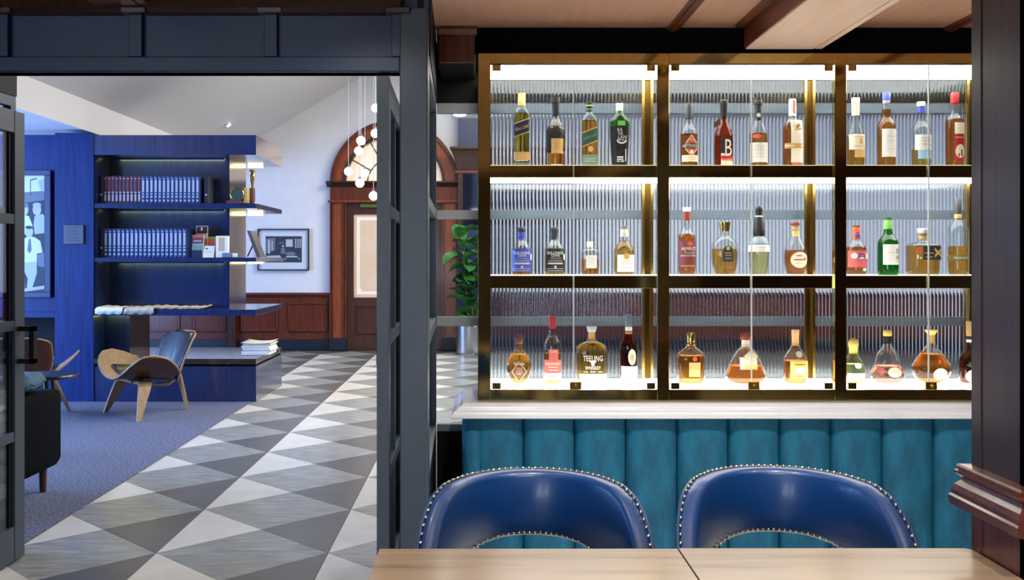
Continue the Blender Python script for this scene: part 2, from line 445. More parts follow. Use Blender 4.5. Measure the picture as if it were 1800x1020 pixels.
# ---- double door with arched fanlight
AX, AZ, RO, RI = X_(694, YF), Z_(325, YF), 0.98, 0.735
door = thing('door_1', 'arched mahogany double door with glazed leaves and fanlight', 'door', (AX, YF, 0))
door['kind'] = 'structure'
def arch_ring(r0, r1, y0, y1, n=40):
    bb = B(); rings = []
    for i in range(n + 1):
        a = PI * i / n; c, s_ = math.cos(a), math.sin(a)
        rings.append([(AX + r0 * c, y0, AZ + r0 * s_), (AX + r1 * c, y0, AZ + r1 * s_), (AX + r1 * c, y1, AZ + r1 * s_), (AX + r0 * c, y1, AZ + r0 * s_)])
    bb.loft(rings); return bb
part('arch_casing', arch_ring(RI + 0.05, RO - 0.05, YF - 0.10, YF), 'arch_wood', door, 40)
part('arch_moulding', arch_ring(RO - 0.05, RO, YF - 0.14, YF), 'mahogany', door, 40)
part('arch_moulding', arch_ring(RI, RI + 0.05, YF - 0.13, YF), 'mahogany_dark', door, 40)
bb = B(); pts = [(AX + RI * math.cos(PI * i / 30), AZ + RI * math.sin(PI * i / 30)) for i in range(31)]
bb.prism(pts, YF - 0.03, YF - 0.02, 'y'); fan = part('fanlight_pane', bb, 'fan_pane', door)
bb = B()
for a in (0.17, 0.335, 0.5, 0.665, 0.83):
    a *= PI; bb.tube([(AX + 0.42 * math.cos(a), YF - 0.035, AZ + 0.42 * math.sin(a)), (AX + RI * math.cos(a), YF - 0.035, AZ + RI * math.sin(a))], 0.010, 6)
for r in (0.22, 0.42):
    bb.tube([(AX + r * math.cos(PI * i / 24), YF - 0.035, AZ + r * math.sin(PI * i / 24)) for i in range(25)], 0.010, 6)
part('leading', bb, 'lead', fan)
zt0 = Z_(357, YF)
bb = B(); bb.box(AX - RO, AX + RO, YF - 0.10, YF, zt0 + 0.02, AZ - 0.03); part('transom', bb, 'mahogany', door)
bb = B(); bb.prism([(YF, AZ - 0.04), (YF - 0.11, AZ - 0.04), (YF - 0.14, AZ - 0.01), (YF - 0.19, AZ + 0.02), (YF - 0.19, AZ + 0.045), (YF, AZ + 0.045)], AX - RO - 0.05, AX + RO + 0.05, 'x')
part('transom_cornice', bb, 'mahogany_dark', door)
bb = B(); bb.box(AX - RO - 0.03, AX + RO + 0.03, YF - 0.15, YF, zt0, zt0 + 0.035, 0.008); part('transom_moulding', bb, 'arch_wood', door)
for s_ in (-1, 1):
    x0, x1 = sorted((AX + s_ * RO, AX + s_ * (RI + 0.0)))
    bb = B(); bb.box(x0 + 0.05, x1 - 0.05, YF - 0.10, YF, 0.19, zt0); part('casing', bb, 'arch_wood', door)
    for xa in (x0, x1 - 0.05):
        bb = B(); bb.box(xa, xa + 0.02, YF - 0.13, YF, 0.19, zt0); bb.box(xa + 0.028, xa + 0.05, YF - 0.12, YF, 0.19, zt0); part('casing_moulding', bb, 'mahogany', door)
    bb = B(); bb.box(x0 - 0.01, x1 + 0.01, YF - 0.16, YF, 0.0, 0.19, 0.006); part('plinth_block', bb, 'dark_baseboard', door)
for s_ in (-1, 1):
    x0, x1 = sorted((AX + s_ * 0.004, AX + s_ * RI))
    xo0, xo1 = x0 + 0.11, x1 - 0.11
    zg0, zg1 = Z_(523, YF), Z_(377, YF)
    bb = B()
    for a0, a1, c0, c1 in ((x0, xo0, 0.0, zt0), (xo1, x1, 0.0, zt0), (xo0, xo1, zg1, zt0), (xo0, xo1, Z_(538, YF), zg0), (xo0, xo1, 0, Z_(592, YF))):
        bb.box(a0, a1, YF - 0.055, YF, c0, c1)
    leaf = part('door_leaf', bb, 'door_wood', door)
    bb = B(); bb.box(xo0, xo1, YF - 0.03, YF, Z_(592, YF), Z_(538, YF)); bb.box(xo0 + 0.04, xo1 - 0.04, YF - 0.045, YF, Z_(588, YF), Z_(543, YF), 0.01); part('door_panel', bb, 'door_wood', leaf)
    bb = B(); bb.box(xo0, xo1, YF - 0.03, YF - 0.02, zg0, zg1); pane = part('door_pane', bb, 'door_pane', leaf)
    bb = B()
    for q in (0.05, 0.075):
        for a0, a1, c0, c1 in ((xo0 + q, xo0 + q + 0.012, zg0 + q, zg1 - q), (xo1 - q - 0.012, xo1 - q, zg0 + q, zg1 - q), (xo0 + q, xo1 - q, zg0 + q, zg0 + q + 0.012), (xo0 + q, xo1 - q, zg1 - q - 0.012, zg1 - q)):
            bb.box(a0, a1, YF - 0.034, YF - 0.029, c0, c1)
    for cx_ in (xo0 + 0.09, xo1 - 0.09):
        for cz_ in (zg0 + 0.09, zg1 - 0.09):
            for q in (0.035, 0.022):
                bb.box(cx_ - q, cx_ + q, YF - 0.0345, YF - 0.029, cz_ + q - 0.008, cz_ + q); bb.box(cx_ - q, cx_ - q + 0.008, YF - 0.0345, YF - 0.029, cz_ - q, cz_ + q)
    part('etched_lines', bb, 'etched', pane)
    bb = B(); bb.box(xo0 + 0.1, xo1 - 0.12, YF - 0.10, YF - 0.055, zt0 - 0.075, zt0 - 0.015, 0.006); part('door_closer', bb, 'exit_green', leaf)
    bb = B(); kx = AX + s_ * 0.06; bb.tube([(kx, YF - 0.055, 1.0), (kx, YF - 0.10, 1.0), (kx + s_ * 0.11, YF - 0.10, 1.0)], 0.011, 8); part('door_handle', bb, 'brass_gold', leaf, True)

# ---- navy chimney breast and overmantel to the right of the door
b = B(); b.box(-0.35, 1.4, 15.0, YF, 0.0, 4.4); struct('wall_breast', b, 'navy_paint', 'navy painted chimney breast beside the arched door', 'wall')
om = thing('overmantel_mirror', 'dark wood overmantel with crown cornice and mirror behind the plant', 'mirror', (0.52, 15.0, Z_(395, 15)))
zc0, zc1 = Z_(300, 14.8), Z_(257, 14.8)
b = B()
prof = [(0.0, zc0), (0.03, zc0 + 0.03), (0.04, zc0 + 0.10), (0.10, zc0 + 0.24), (0.14, zc0 + 0.30), (0.17, zc1 - 0.03), (0.17, zc1)]
rings = []
for d, z in prof: rings.append([(-0.35 - d * 0.7, 15.0 - d, z), (1.4 + d * 0.7, 15.0 - d, z), (1.4 + d * 0.7, 15.0, z), (-0.35 - d * 0.7, 15.0, z)])
b.loft(rings); part('cornice', b, 'mahogany_dark', om)
b = B(); b.box(-0.40, 1.45, 14.95, 15.0, zc0 - 0.03, zc0 + 0.02, 0.008); part('bed_moulding', b, 'mahogany_red', om)
b = B(); b.box(-0.28, 1.33, 14.985, 15.0, Z_(395, 15), zc0 - 0.03); part('mirror_glass', b, 'mirror_glass', om)
for x0 in (-0.35, 1.33):
    b = B(); b.box(x0, x0 + 0.07, 14.96, 15.0, Z_(395, 15), zc0 - 0.03); part('side_frame', b, 'mahogany_dark', om)

# ---- partition between bar and lounge: header, posts, return screens
zh0, zh1 = Z_(126, YP), Z_(100, YP)
zht = Z_(26, YP)
HX1 = X_(703, YP)
b = B(); b.box(-5.0, HX1, YP + 0.02, YP + 0.09, zh0, 2.44)
hd = struct('trim_header', b, 'navy_paint', 'navy panelled header beam over the lounge opening', 'beam')
b = B(); b.box(-5.0, HX1, YP - 0.005, YP + 0.09, zh0, zh1, 0.003); part('bottom_rail', b, 'navy_paint', hd)
for c in (-467, -230, 4, 239, 476, 700):
    xc = X_(c, YP); b = B(); b.box(xc - 0.024, xc + 0.024, YP - 0.008, YP + 0.02, zh1, zht, 0.002); part('batten', b, 'navy_paint', hd)
    b = B(); b.box(xc - 0.045, xc + 0.045, YP - 0.035, YP + 0.02, zht, zht + 0.02, 0.002); part('batten_cap', b, 'mahogany_dark', hd)
b = B(); b.prism([(YP - 0.05, zht + 0.045), (YP - 0.03, zht + 0.02), (YP - 0.01, zht + 0.005), (YP + 0.02, zht), (YP + 0.02, zht + 0.045)], -5.0, HX1, 'x'); part('cornice', b, 'mahogany_dark', hd)
# right post
PX0, PX1 = X_(703, YP), X_(752, YP)
b = B(); b.box(PX0, PX1, YP - 0.012, YP + 0.09, 0.0, Z_(15, YP), 0.004)
struct('trim_post', b, 'slate_metal', 'dark slate post between the lounge opening and the screen', 'post')
# left post beyond the frame and the wall next to it
b = B(); b.box(-2.36, -2.26, YP - 0.012, YP + 0.09, 0.0, zh0, 0.004)
struct('trim_post', b, 'slate_metal', 'dark slate post carrying the left end of the header', 'post')
b = B(); b.box(-7.7, -2.36, YP, YP + 0.15, -0.1, zh0); b.box(-7.7, -5.0, YP, YP + 0.15, zh0, 2.44); b.box(-7.7, -0.2, YP + 0.09, YP + 0.15, 2.33, 4.6); b.box(-0.24, -0.2, YP + 0.15, YS, 2.5, 4.6); struct('wall_partition', b, 'navy_paint', 'navy wall beside and above the lounge opening', 'wall')
# screen rails: heights measured on the screen plane
RAILS = [(182, 200), (370, 385.5), (557, 573), (745, 757)]
def screen(name, label, p0, p1, solid_top=None, lower=True, t=0.04, m='frame_grey', stile_first=True, stile_last=True):
    """glazed screen between two plan points"""
    p0 = Vector((p0[0], p0[1], 0)); p1 = Vector((p1[0], p1[1], 0)); d = (p1 - p0); Ls = d.length; d.normalize(); n = Vector((-d.y, d.x, 0))
    th = thing(name, label, 'screen', (p0 + p1) / 2); th['kind'] = 'structure'
    def bar(u0, u1, z0, z1, nm, mm, tt=t):
        bb = B(); vs = []
        for z in (z0, z1):
            vs.append([p0 + d * u0 + n * tt / 2 + Vector((0, 0, z)), p0 + d * u1 + n * tt / 2 + Vector((0, 0, z)), p0 + d * u1 - n * tt / 2 + Vector((0, 0, z)), p0 + d * u0 - n * tt / 2 + Vector((0, 0, z))])
        bb.loft(vs); return part(nm, bb, mm, th)
    zs = [(Z_(b_, YS), Z_(a_, YS)) for a_, b_ in RAILS]
    w = 0.045
    u_ = w if stile_first else 0.0
    for z0, z1 in zs: bar(u_, Ls - w, z0, z1, 'rail', m)
    if stile_first: bar(0, w, 0, zs[0][1], 'stile', m)
    if stile_last: bar(Ls - w, Ls, 0, zs[0][1], 'stile', m)
    for (a0, a1), (c0, c1) in zip(zs[:-1], zs[1:]): bar(u_, Ls - w, c1, a0, 'pane', 'clear_pane', 0.006)
    if lower: bar(u_, Ls - w, 0, zs[-1][0], 'kick_panel', 'soft_black', 0.03)
    if solid_top: bar(0, Ls, zs[0][1], solid_top, 'head_panel', 'soft_black', 0.05)
    return th
screen('screen_return', 'slate framed glazed screen running back from the post', (X_(752, YP) + 0.005 - 0.025, YP + 0.09), (-0.243, YS), 2.44, m='slate_metal', stile_last=True)
screen('screen_cabinet', 'grey framed glazed screen behind the display cabinet', (-0.22, YS), (3.6, YS), 2.5, stile_first=False)
lp = screen('screen_return', 'slate framed glazed screen running back from the left post', (-2.30, YP + 0.09), (-2.235, 4.74), 2.44, m='slate_metal')
# wall right of the screen up to the rear room wall
b = B(); b.box(3.6, 9.0, YS - 0.05, YS + 0.05, -0.1, 4.6); b.box(-0.22, 3.6, YS - 0.05, YS + 0.05, 2.5, 4.6); struct('wall_screen', b, 'navy_paint', 'navy wall above and beside the glazed screen', 'wall')
# low soffit behind the screen with one downlight
b = B(); b.box(-0.22, 3.6, YS + 0.06, 7.5, 2.46, 2.52); struct('ceiling_soffit', b, 'white_ceiling', 'low white soffit behind the glazed screen', 'ceiling')
b = B(); c = P(808, 203, 7.32); b.lathe([(0.045, 2.452), (0.045, 2.458), (0.0455, 2.46)], (c.x, 7.32, 0), 24)
single('recessed_lamp', b, 'lamp_disc', 'small round recessed lamp in the soffit behind the screen', 'lamp', 40)

# ---- the two door leaves, standing open into the lounge
def leaf_door(name, label, p0, p1, handle_side):
    """p0 near end, p1 far end in plan"""
    p0 = Vector((p0[0], p0[1], 0)); p1 = Vector((p1[0], p1[1], 0)); d = (p1 - p0); Ls = d.length; d.normalize(); n = Vector((-d.y, d.x, 0))
    th = thing(name, label, 'door', (p0 + p1) / 2)
    t = 0.045; zt = 2.08; w = 0.095
    def bar(u0, u1, z0, z1, nm, mm, tt=t, off=0.0, par=None):
        bb = B(); vs = []
        for z in (z0, z1):
            vs.append([p0 + d * u + n * (q + off) + Vector((0, 0, z)) for u, q in ((u0, tt / 2), (u1, tt / 2), (u1, -tt / 2), (u0, -tt / 2))])
        bb.loft(vs); return part(nm, bb, mm, par or th)
    bar(0, w, 0.012, zt, 'stile', 'slate_metal'); bar(Ls - w, Ls, 0.012, zt, 'stile', 'slate_metal')
    zz = [0.012, 0.17, 0.56, 0.605, 1.07, 1.115, 1.56, 1.605, zt - 0.10, zt]
    for i in range(0, 10, 2): bar(w, Ls - w, zz[i], zz[i + 1], 'rail', 'slate_metal', t - 0.004)
    um = Ls / 2
    for i in range(1, 8, 2):
        bar(w, Ls - w, zz[i], zz[i + 1], 'pane', 'door_glass', 0.006)
    bar(um - 0.018, um + 0.018, zz[1], zz[8], 'muntin', 'slate_metal', t - 0.012)
    # glazing beads beside the stiles
    for u in (w + 0.018, Ls - w - 0.03): bar(u, u + 0.012, zz[1], zz[8], 'glazing_bead', 'soft_black', 0.02)
    # D-shaped pull handle near the far end
    u0 = Ls - 0.05; s_ = handle_side
    bb = B()
    pth = [p0 + d * u0 + n * (s_ * q) + Vector((0, 0, z)) for q, z in ((0.02, 0.925), (0.085, 0.925), (0.085, 1.075), (0.02, 1.075))]
    for a_, c_ in zip(pth[:-1], pth[1:]):
        lo = Vector((min(a_.x, c_.x), min(a_.y, c_.y), min(a_.z, c_.z))) - Vector((0.011, 0.018, 0.011)); hi = Vector((max(a_.x, c_.x), max(a_.y, c_.y), max(a_.z, c_.z))) + Vector((0.011, 0.018, 0.011))
        bb.box(lo.x, hi.x, lo.y, hi.y, lo.z, hi.z)
    part('pull_handle', bb, 'soft_black', th)
    return th
leaf_door('glazed_door', 'slate framed glazed door leaf standing open beside the slate post', (-0.366, YP + 0.0), (-0.385, 4.62), 1)
leaf_door('glazed_door', 'slate framed glazed door leaf with black pull handle beside the sofa', (-2.165, YP + 0.0), (-2.165, 4.67), -1)

# ---- bar ceiling: panels, battens, deep beam, bulkhead over the cabinet
b = B(); b.box(-5.0, 3.6, -3.0, 4.5, 2.44, 2.52)
bc = struct('ceiling_bar', b, 'ceiling_panel', 'reddish brown panelled wooden ceiling of the bar', 'ceiling')
for xb in (-4.1, -3.4, -2.7, -2.0, -0.75, 0.862, 2.105, 3.0):
    b = B(); b.box(xb - 0.026, xb + 0.026, -3.0, 4.48, 2.428, 2.44); b.box(xb - 0.012, xb + 0.012, -3.0, 4.48, 2.420, 2.428); part('batten', b, 'ceiling_wood', bc)
for x0, x1 in ((1.173, 1.51), (-1.42, -1.22)):
    b = B(); b.box(x0, x1 - 0.035, -3.0, 4.42, 2.33, 2.44, 0.003); b.box(x1 - 0.03, x1, -3.0, 4.42, 2.332, 2.44); part('beam', b, 'beam_light' if x0 > 0 else 'ceiling_wood', bc)
    b = B(); b.box(x0 - 0.006, x0, -3.0, 4.42, 2.336, 2.44); b.box(x0 - 0.045, x0, -3.0, 4.42, 2.425, 2.44); part('beam_side', b, 'ceiling_wood', bc)
b = B(); b.box(-0.195, 3.6, 4.48, YS - 0.06, 2.318, 2.46); b.box(-0.195, -0.03, 4.482, YS - 0.06, 2.278, 2.32)
bk = struct('trim_bulkhead', b, 'gap_black', 'black bulkhead over the display cabinet', 'bulkhead')
b = B(); b.box(-0.19, -0.03, 4.46, 4.482, 2.28, 2.425); part('side_panel', b, 'mahogany', bk)
b = B(); b.prism([(4.44, 2.44), (4.44, 2.425), (4.46, 2.405), (4.48, 2.40), (4.48, 2.44)], -0.19, -0.02, 'x'); part('cornice', b, 'ceiling_wood', bk)
v = thing('air_vent', 'black slatted air vent above the display cabinet', 'vent', (0.28, 4.48, 2.325))
b = B(); b.box(X_(842, 4.46), X_(1072, 4.46), 4.465, 4.479, 2.322, 2.405); part('backing', b, 'gap_black', v)
b = B(); x0, x1 = X_(842, 4.46), X_(1072, 4.46)
for i in range(46):
    x = x0 + (x1 - x0) * i / 46.0; b.prism([(x, 2.326), (x + 0.006, 2.326), (x + 0.012, 2.402), (x + 0.006, 2.402)], 4.452, 4.466, 'y')
sl = part('slats', b, 'gap_black', v); sl['kind'] = 'stuff'
# round trims of the bar downlights, the added ones too
for i, (x, y, p) in enumerate(BAR_SPOTS):
    b = B()
    rings = [[(x + r * math.cos(2 * PI * k / 24), y + r * math.sin(2 * PI * k / 24), z) for k in range(24)] for r, z in ((0.055, 2.40), (0.07, 2.402), (0.075, 2.4395), (0.055, 2.4395), (0.055, 2.40))]
    b.loft(rings, False)
    single('downlight_trim', b, 'brass_gold', 'round brass trim of a downlight in the wooden bar ceiling', 'lamp', 40, 'bar ceiling downlights')
# bar walls out of view, with window frames added around the fill lights
for n, xx in enumerate((-3.4, -1.5)):
    b = B(); b.box(xx - 0.82, xx + 0.82, -3.0, -2.94, 0.48, 0.55); b.box(xx - 0.82, xx + 0.82, -3.0, -2.94, 2.15, 2.22)
    for q in (-0.82, -0.03, 0.76): b.box(xx + q, xx + q + 0.06, -3.0, -2.94, 0.55, 2.15)
    w = struct('window_%d' % (n + 5), b, 'mahogany', 'unseen timber window frame added around the bar fill light', 'window')
    for q in (-0.76, 0.03):
        bb = B(); bb.box(xx + q, xx + q + 0.73, -2.975, -2.97, 0.55, 2.15); part('pane', bb, 'clear_pane', w)
b = B(); b.box(-5.0, 3.6, -3.2, -3.0, -0.1, 2.5); struct('wall_back', b, 'mahogany_dark', 'dark timber wall of the bar behind the tables', 'wall')
b = B(); b.box(3.6, 3.8, -3.2, YS, -0.1, 2.5); struct('wall_bar', b, 'mahogany_dark', 'dark timber side wall of the bar', 'wall')
b = B(); b.box(-5.2, -5.0, -3.2, YP, -0.1, 2.5); struct('wall_bar_left', b, 'navy_paint', 'navy side wall of the bar', 'wall')

# ---- timber column at the right, butting against the table
cx0, cy0, cy1 = 1.10, 2.015, 2.236
col = thing('timber_column', 'dark red mahogany column with moulded dado beside the table', 'column', (1.28, (cy0 + cy1) / 2, 0))
b = B(); b.box(cx0 + 0.006, 1.46, cy0 + 0.006, cy1 - 0.004, 0.0, 2.44); part('core', b, 'mahogany_dark', col)
zm0, zm1 = 0.83, 0.936
for z0, z1, m in ((zm1, 2.44, 'mahogany_dark'), (0.0, zm0, 'mahogany_red')):
    b = B()
    b.box(cx0, cx0 + 0.02, cy1 - 0.045, cy1, z0, z1, 0.002); b.box(cx0, cx0 + 0.02, cy0, cy0 + 0.022, z0, z1, 0.002)
    b.box(cx0, cx0 + 0.04, cy0 - 0.004, cy0 + 0.02, z0, z1, 0.002)
    b.box(1.42, 1.47, cy0 - 0.004, cy0 + 0.02, z0, z1, 0.002)
    if m == 'mahogany_red': b.box(cx0, 1.47, cy0 - 0.004, cy1, 0.0, 0.14, 0.003)
    part('stile', b, m, col)
    b = B(); b.box(cx0 + 0.002, cx0 + 0.01, cy0 + 0.024, cy1 - 0.048, max(z0, 0.14), z1); part('side_panel', b, m, col)
prof = [(0.0, zm0), (0.012, zm0 + 0.006), (0.034, zm0 + 0.014), (0.036, zm0 + 0.034), (0.030, zm0 + 0.038), (0.031, zm0 + 0.048), (0.026, zm0 + 0.06), (0.016, zm0 + 0.070), (0.015, zm0 + 0.076), (0.026, zm0 + 0.086), (0.027, zm0 + 0.092), (0.020, zm0 + 0.094), (0.023, zm0 + 0.102), (0.020, zm0 + 0.106), (0.0, zm0 + 0.108)]
b = B(); b.loft([[(cx0 - d, cy0 - 0.004 - d, z), (1.47 + d, cy0 - 0.004 - d, z), (1.47 + d, cy1 + d, z), (cx0 - d, cy1 + d, z)] for d, z in prof])
part('dado_moulding', b, 'mahogany_red', col)
# ================================================================== DISPLAY CABINET ON THE MARBLE COUNTER
mat('pane_edge', (226, 232, 228), 0.3, emit=0.0)
mat('shelf_plate', (236, 234, 228), 0.4)
mat('brass_soffit', (150, 124, 72), 0.25, 1.0)
mat('brass_dark', (84, 66, 34), 0.3, 1.0)
CB0, CB1 = 4.45, 4.87
BAR_X = [(-0.015, 0.041), (0.783, 0.837), (1.574, 1.626), (2.365, 2.418)]
ZB0, ZB1, ZT0, ZT1 = 0.764, 0.815, 2.27, 2.315
SH = [(1.7636, 1.8183), (1.2678, 1.3237)]
cab = thing('display_cabinet', 'polished brass display cabinet with lit shelves of spirit bottles', 'cabinet', (1.2, (CB0 + CB1) / 2, ZB0))
for x0, x1 in BAR_X:
    b = B(); b.box(x0, x1, 4.43, 4.472, ZB0, ZT1, 0.002); part('front_post', b, 'brass', cab)
    b = B(); b.box(x0, x0 + 0.012, 4.845, 4.875, ZB1, ZT0); part('back_post', b, 'brass_gold', cab)
    b = B(); b.box(x1 - 0.012, x1, 4.845, 4.875, ZB1, ZT0); part('back_post', b, 'brass_gold', cab)
    b = B(); b.box(x0 + 0.012, x1 - 0.012, 4.864, 4.872, ZB1, ZT0); part('post_web', b, 'brass_dark', cab)
for (a0, a1), (c0, c1) in zip(BAR_X[:-1], BAR_X[1:]):
    b = B(); b.box(a1, c0, 4.434, 4.472, ZT0, ZT1); part('top_rail', b, 'brass', cab)
    b = B(); b.box(a1, c0, 4.434, 4.472, ZB0, ZB1); part('bottom_rail', b, 'brass', cab)
b = B(); b.box(BAR_X[0][0], BAR_X[-1][1], 4.472, 4.875, 2.30, 2.314); part('top_panel', b, 'brass_soffit', cab)
b = B(); b.box(BAR_X[0][0], BAR_X[-1][1], 4.472, 4.875, ZB0, 0.80); part('base_panel', b, 'brass_soffit', cab)
b = B(); b.box(BAR_X[0][0] + 0.01, BAR_X[-1][1] - 0.01, 4.474, 4.843, 2.272, 2.298); part('top_light_panel', b, 'led_white', cab)
b = B(); b.box(BAR_X[0][0] + 0.01, BAR_X[-1][1] - 0.01, 4.474, 4.843, 0.80, 0.8177); part('floor_light_panel', b, 'led_soft', cab)
for i, (z0, z1) in enumerate(SH):
    for (a0, a1), (c0, c1) in zip(BAR_X[:-1], BAR_X[1:]):
        b = B(); b.box(a1, c0, 4.448, 4.472, z0, z1, 0.001); sh = part('shelf_edge', b, 'brass', cab)
    b = B(); b.box(BAR_X[0][0] + 0.01, BAR_X[-1][1] - 0.01, 4.473, 4.843, z0 + 0.01, z1); part('shelf', b, 'shelf_plate' if i == 0 else 'shelf_plate', cab)
    b = B(); b.box(BAR_X[0][0] + 0.01, BAR_X[-1][1] - 0.01, 4.474, 4.843, z0 + 0.003, z0 + 0.0099)
    part('shelf_light_panel' if i == 0 else 'shelf_underside', b, 'led_white' if i == 0 else 'brass_soffit', cab)
# left and right glass ends
for x in (BAR_X[0][0] + 0.012, BAR_X[-1][1] - 0.018):
    b = B(); b.box(x, x + 0.006, 4.475, 4.843, ZB1 + 0.003, ZT0); part('end_pane', b, 'clear_pane', cab)
# ribbed glass backs
NREED, RH = 42, 0.0034
rows = [(ZB1 + 0.004, SH[1][0]), (SH[1][1], SH[0][0]), (SH[0][1], ZT0)]
for (a0, a1), (c0, c1) in zip(BAR_X[:-1], BAR_X[1:]):
    for z0, z1 in rows:
        pts = []; pw = (c0 - a1) / NREED; n = 8
        for k in range(NREED):
            for j in range(n):
                u = j / n * 2 - 1; pts.append((a1 + pw * (k + j / n), 4.855 - RH * math.sqrt(max(0, 1 - 0.985 * u * u)) ))
        pts.append((c0, 4.8546)); pts += [(c0, 4.861), (a1, 4.861)]
        b = B(); b.prism(pts, z0, z1, 'z'); part('ribbed_glass', b, 'reeded', cab, 38)
# frameless glass doors with brass clips, and a lock where they meet
for (a0, a1), (c0, c1) in zip(BAR_X[:-1], BAR_X[1:]):
    xm = (a1 + c0) / 2 + 0.0
    for s_, x0, x1 in ((-1, a1 + 0.002, xm - 0.001), (1, xm + 0.001, c0 - 0.002)):
        b = B(); b.box(x0, x1, 4.439, 4.444, ZB1 + 0.002, ZT0 - 0.002); d = part('glass_door', b, 'clear_pane', cab)
        xe = x1 if s_ < 0 else x0
        b = B(); b.box(xe - (0.0016 if s_ < 0 else 0), xe + (0 if s_ < 0 else 0.0016), 4.4388, 4.4442, ZB1 + 0.003, ZT0 - 0.003); part('pane_edge', b, 'pane_edge', d)
        xh = (x0 + 0.006, x0 + 0.044) if s_ < 0 else (x1 - 0.044, x1 - 0.006)
        for zh in (ZT0 - 0.034, ZB1 + 0.004):
            b = B(); b.box(xh[0], xh[1], 4.431, 4.4385, zh, zh + 0.028, 0.002); part('hinge_clip', b, 'brass', d)
    b = B(); b.box(xm - 0.018, xm + 0.034, 4.428, 4.4385, ZB1 + 0.002, ZB1 + 0.036, 0.003); lk = part('lock', b, 'brass_gold', cab)
    b = B(); b.tube([(xm + 0.017, 4.428, ZB1 + 0.019), (xm + 0.017, 4.418, ZB1 + 0.019)], 0.011, 16); b.tube([(xm + 0.017, 4.418, ZB1 + 0.019), (xm + 0.017, 4.414, ZB1 + 0.019)], 0.007, 12)
    part('lock_knob', b, 'brass_gold', lk, 40)

# ================================================================== MARBLE COUNTER AND VELVET FRONT
zmb = Z_(737, 4.33)
prof = [(0.030, zmb), (0.052, zmb), (0.056, zmb + 0.004), (0.056, zmb + 0.014), (0.050, zmb + 0.017), (0.049, zmb + 0.021), (0.047, zmb + 0.026), (0.040, zmb + 0.032), (0.030, zmb + 0.036), (0.028, zmb + 0.041), (0.020, zmb + 0.043), (0.017, zmb + 0.050), (0.009, zmb + 0.056), (0.001, zmb + 0.060), (0.0, 0.764)]
b = B(); b.loft([[(-0.075 - d, 4.386 - d, z), (3.59, 4.386 - d, z), (3.59, 4.915, z), (-0.075 - d, 4.915, z)] for d, z in prof])
single('marble_counter', b, 'marble_white', 'white veined marble counter slab with moulded edge under the cabinet', 'counter', 30)
vf = thing('velvet_bar_front', 'teal velvet bar front with deep vertical channels under the marble', 'bar front', (1.7, 4.6, 0))
b = B(); b.box(-0.07, 3.59, 4.458, 4.9, 0.0, zmb); part('backing', b, 'soft_black', vf)
FW = 0.2285
def flute_me(w, p):
    bb = B(); n = 14; z0, z1 = 0.03, zmb - 0.001
    rings = []
    for z, sc in ((z0, 0.6), (z0 + 0.02, 0.95), (z0 + 0.05, 1.0), ((z0 + z1) / 2, 1.0), (z1 - 0.04, 1.0), (z1 - 0.012, 0.97), (z1, 0.9)):
        r = []
        for i in range(n + 1):
            u = -1 + 2 * i / n; u = math.copysign(abs(math.sin(u * PI / 2)) , u)
            r.append((u * w / 2, -p * sc * (max(0, 1 - abs(u) ** 2.6)) ** 0.5, z))
        r += [(w / 2, 0.03, z), (-w / 2, 0.03, z)]
        rings.append(r)
    bb.loft(rings); return mesh_of(bb, 'channel', 'velvet', 50)
me_f = flute_me(FW - 0.002, 0.055)
for i in range(16):
    o = link('channel', me_f, vf); o.location = Vector((X_(830, 4.42) + FW * (i + 0.5), 4.456, 0)) - LOC[vf.name]
me_s = flute_me(0.2, 0.022)
b = B(); b.lathe([(0.046, 0.03), (0.05, 0.06), (0.05, zmb - 0.012), (0.046, zmb - 0.001)], (-0.036, 4.456, 0), 20); part('corner_channel', b, 'velvet', vf, 40)
for i in range(2):
    o = link('side_channel', me_s, vf); o.rotation_euler = (0, 0, -PI / 2); o.location = Vector((-0.066, 4.6 + 0.2 * i, 0)) - LOC[vf.name]

# ================================================================== TABLES
def table(label, x0, x1, y0, y1, cut_l, cut_r):
    t = thing('bar_table', label, 'table', ((x0 + x1) / 2, (y0 + y1) / 2, 0))
    pts = [(x0, y0), (x1, y0)]
    pts += [(x1, y1 - cut_r), (x1 - cut_r, y1)] if cut_r else [(x1, y1)]
    pts += [(x0 + cut_l, y1), (x0, y1 - cut_l)] if cut_l else [(x0, y1)]
    bb = B(); bb.prism(pts, 0.722, 0.75, 'z'); part('table_top', bb, 'oak_top', t)
    cx, cy = (x0 + x1) / 2, (y0 + y1) / 2
    bb = B(); bb.lathe([(0.03, 0.02), (0.03, 0.70)], (cx, cy, 0), 20); part('pedestal', bb, 'soft_black', t, 40)
    bb = B(); bb.lathe([(0.22, 0.0), (0.22, 0.012), (0.05, 0.03)], (cx, cy, 0), 32); part('base', bb, 'soft_black', t, 40)
    bb = B(); bb.box(cx - 0.2, cx + 0.2, cy - 0.03, cy + 0.03, 0.70, 0.722); bb.box(cx - 0.03, cx + 0.03, cy - 0.2, cy + 0.2, 0.70, 0.722); part('top_bracket', bb, 'soft_black', t)
    return t
TY = 0.65 * F / 510
table('oak bar table with a free end beside the slate post', X_(667, TY), X_(1190, TY), TY - 0.72, TY, 0.004, 0)
table('oak bar table butting against the mahogany column', X_(1193.5, TY), 1.097, TY - 0.72, TY + 0.004, 0, 0.012)

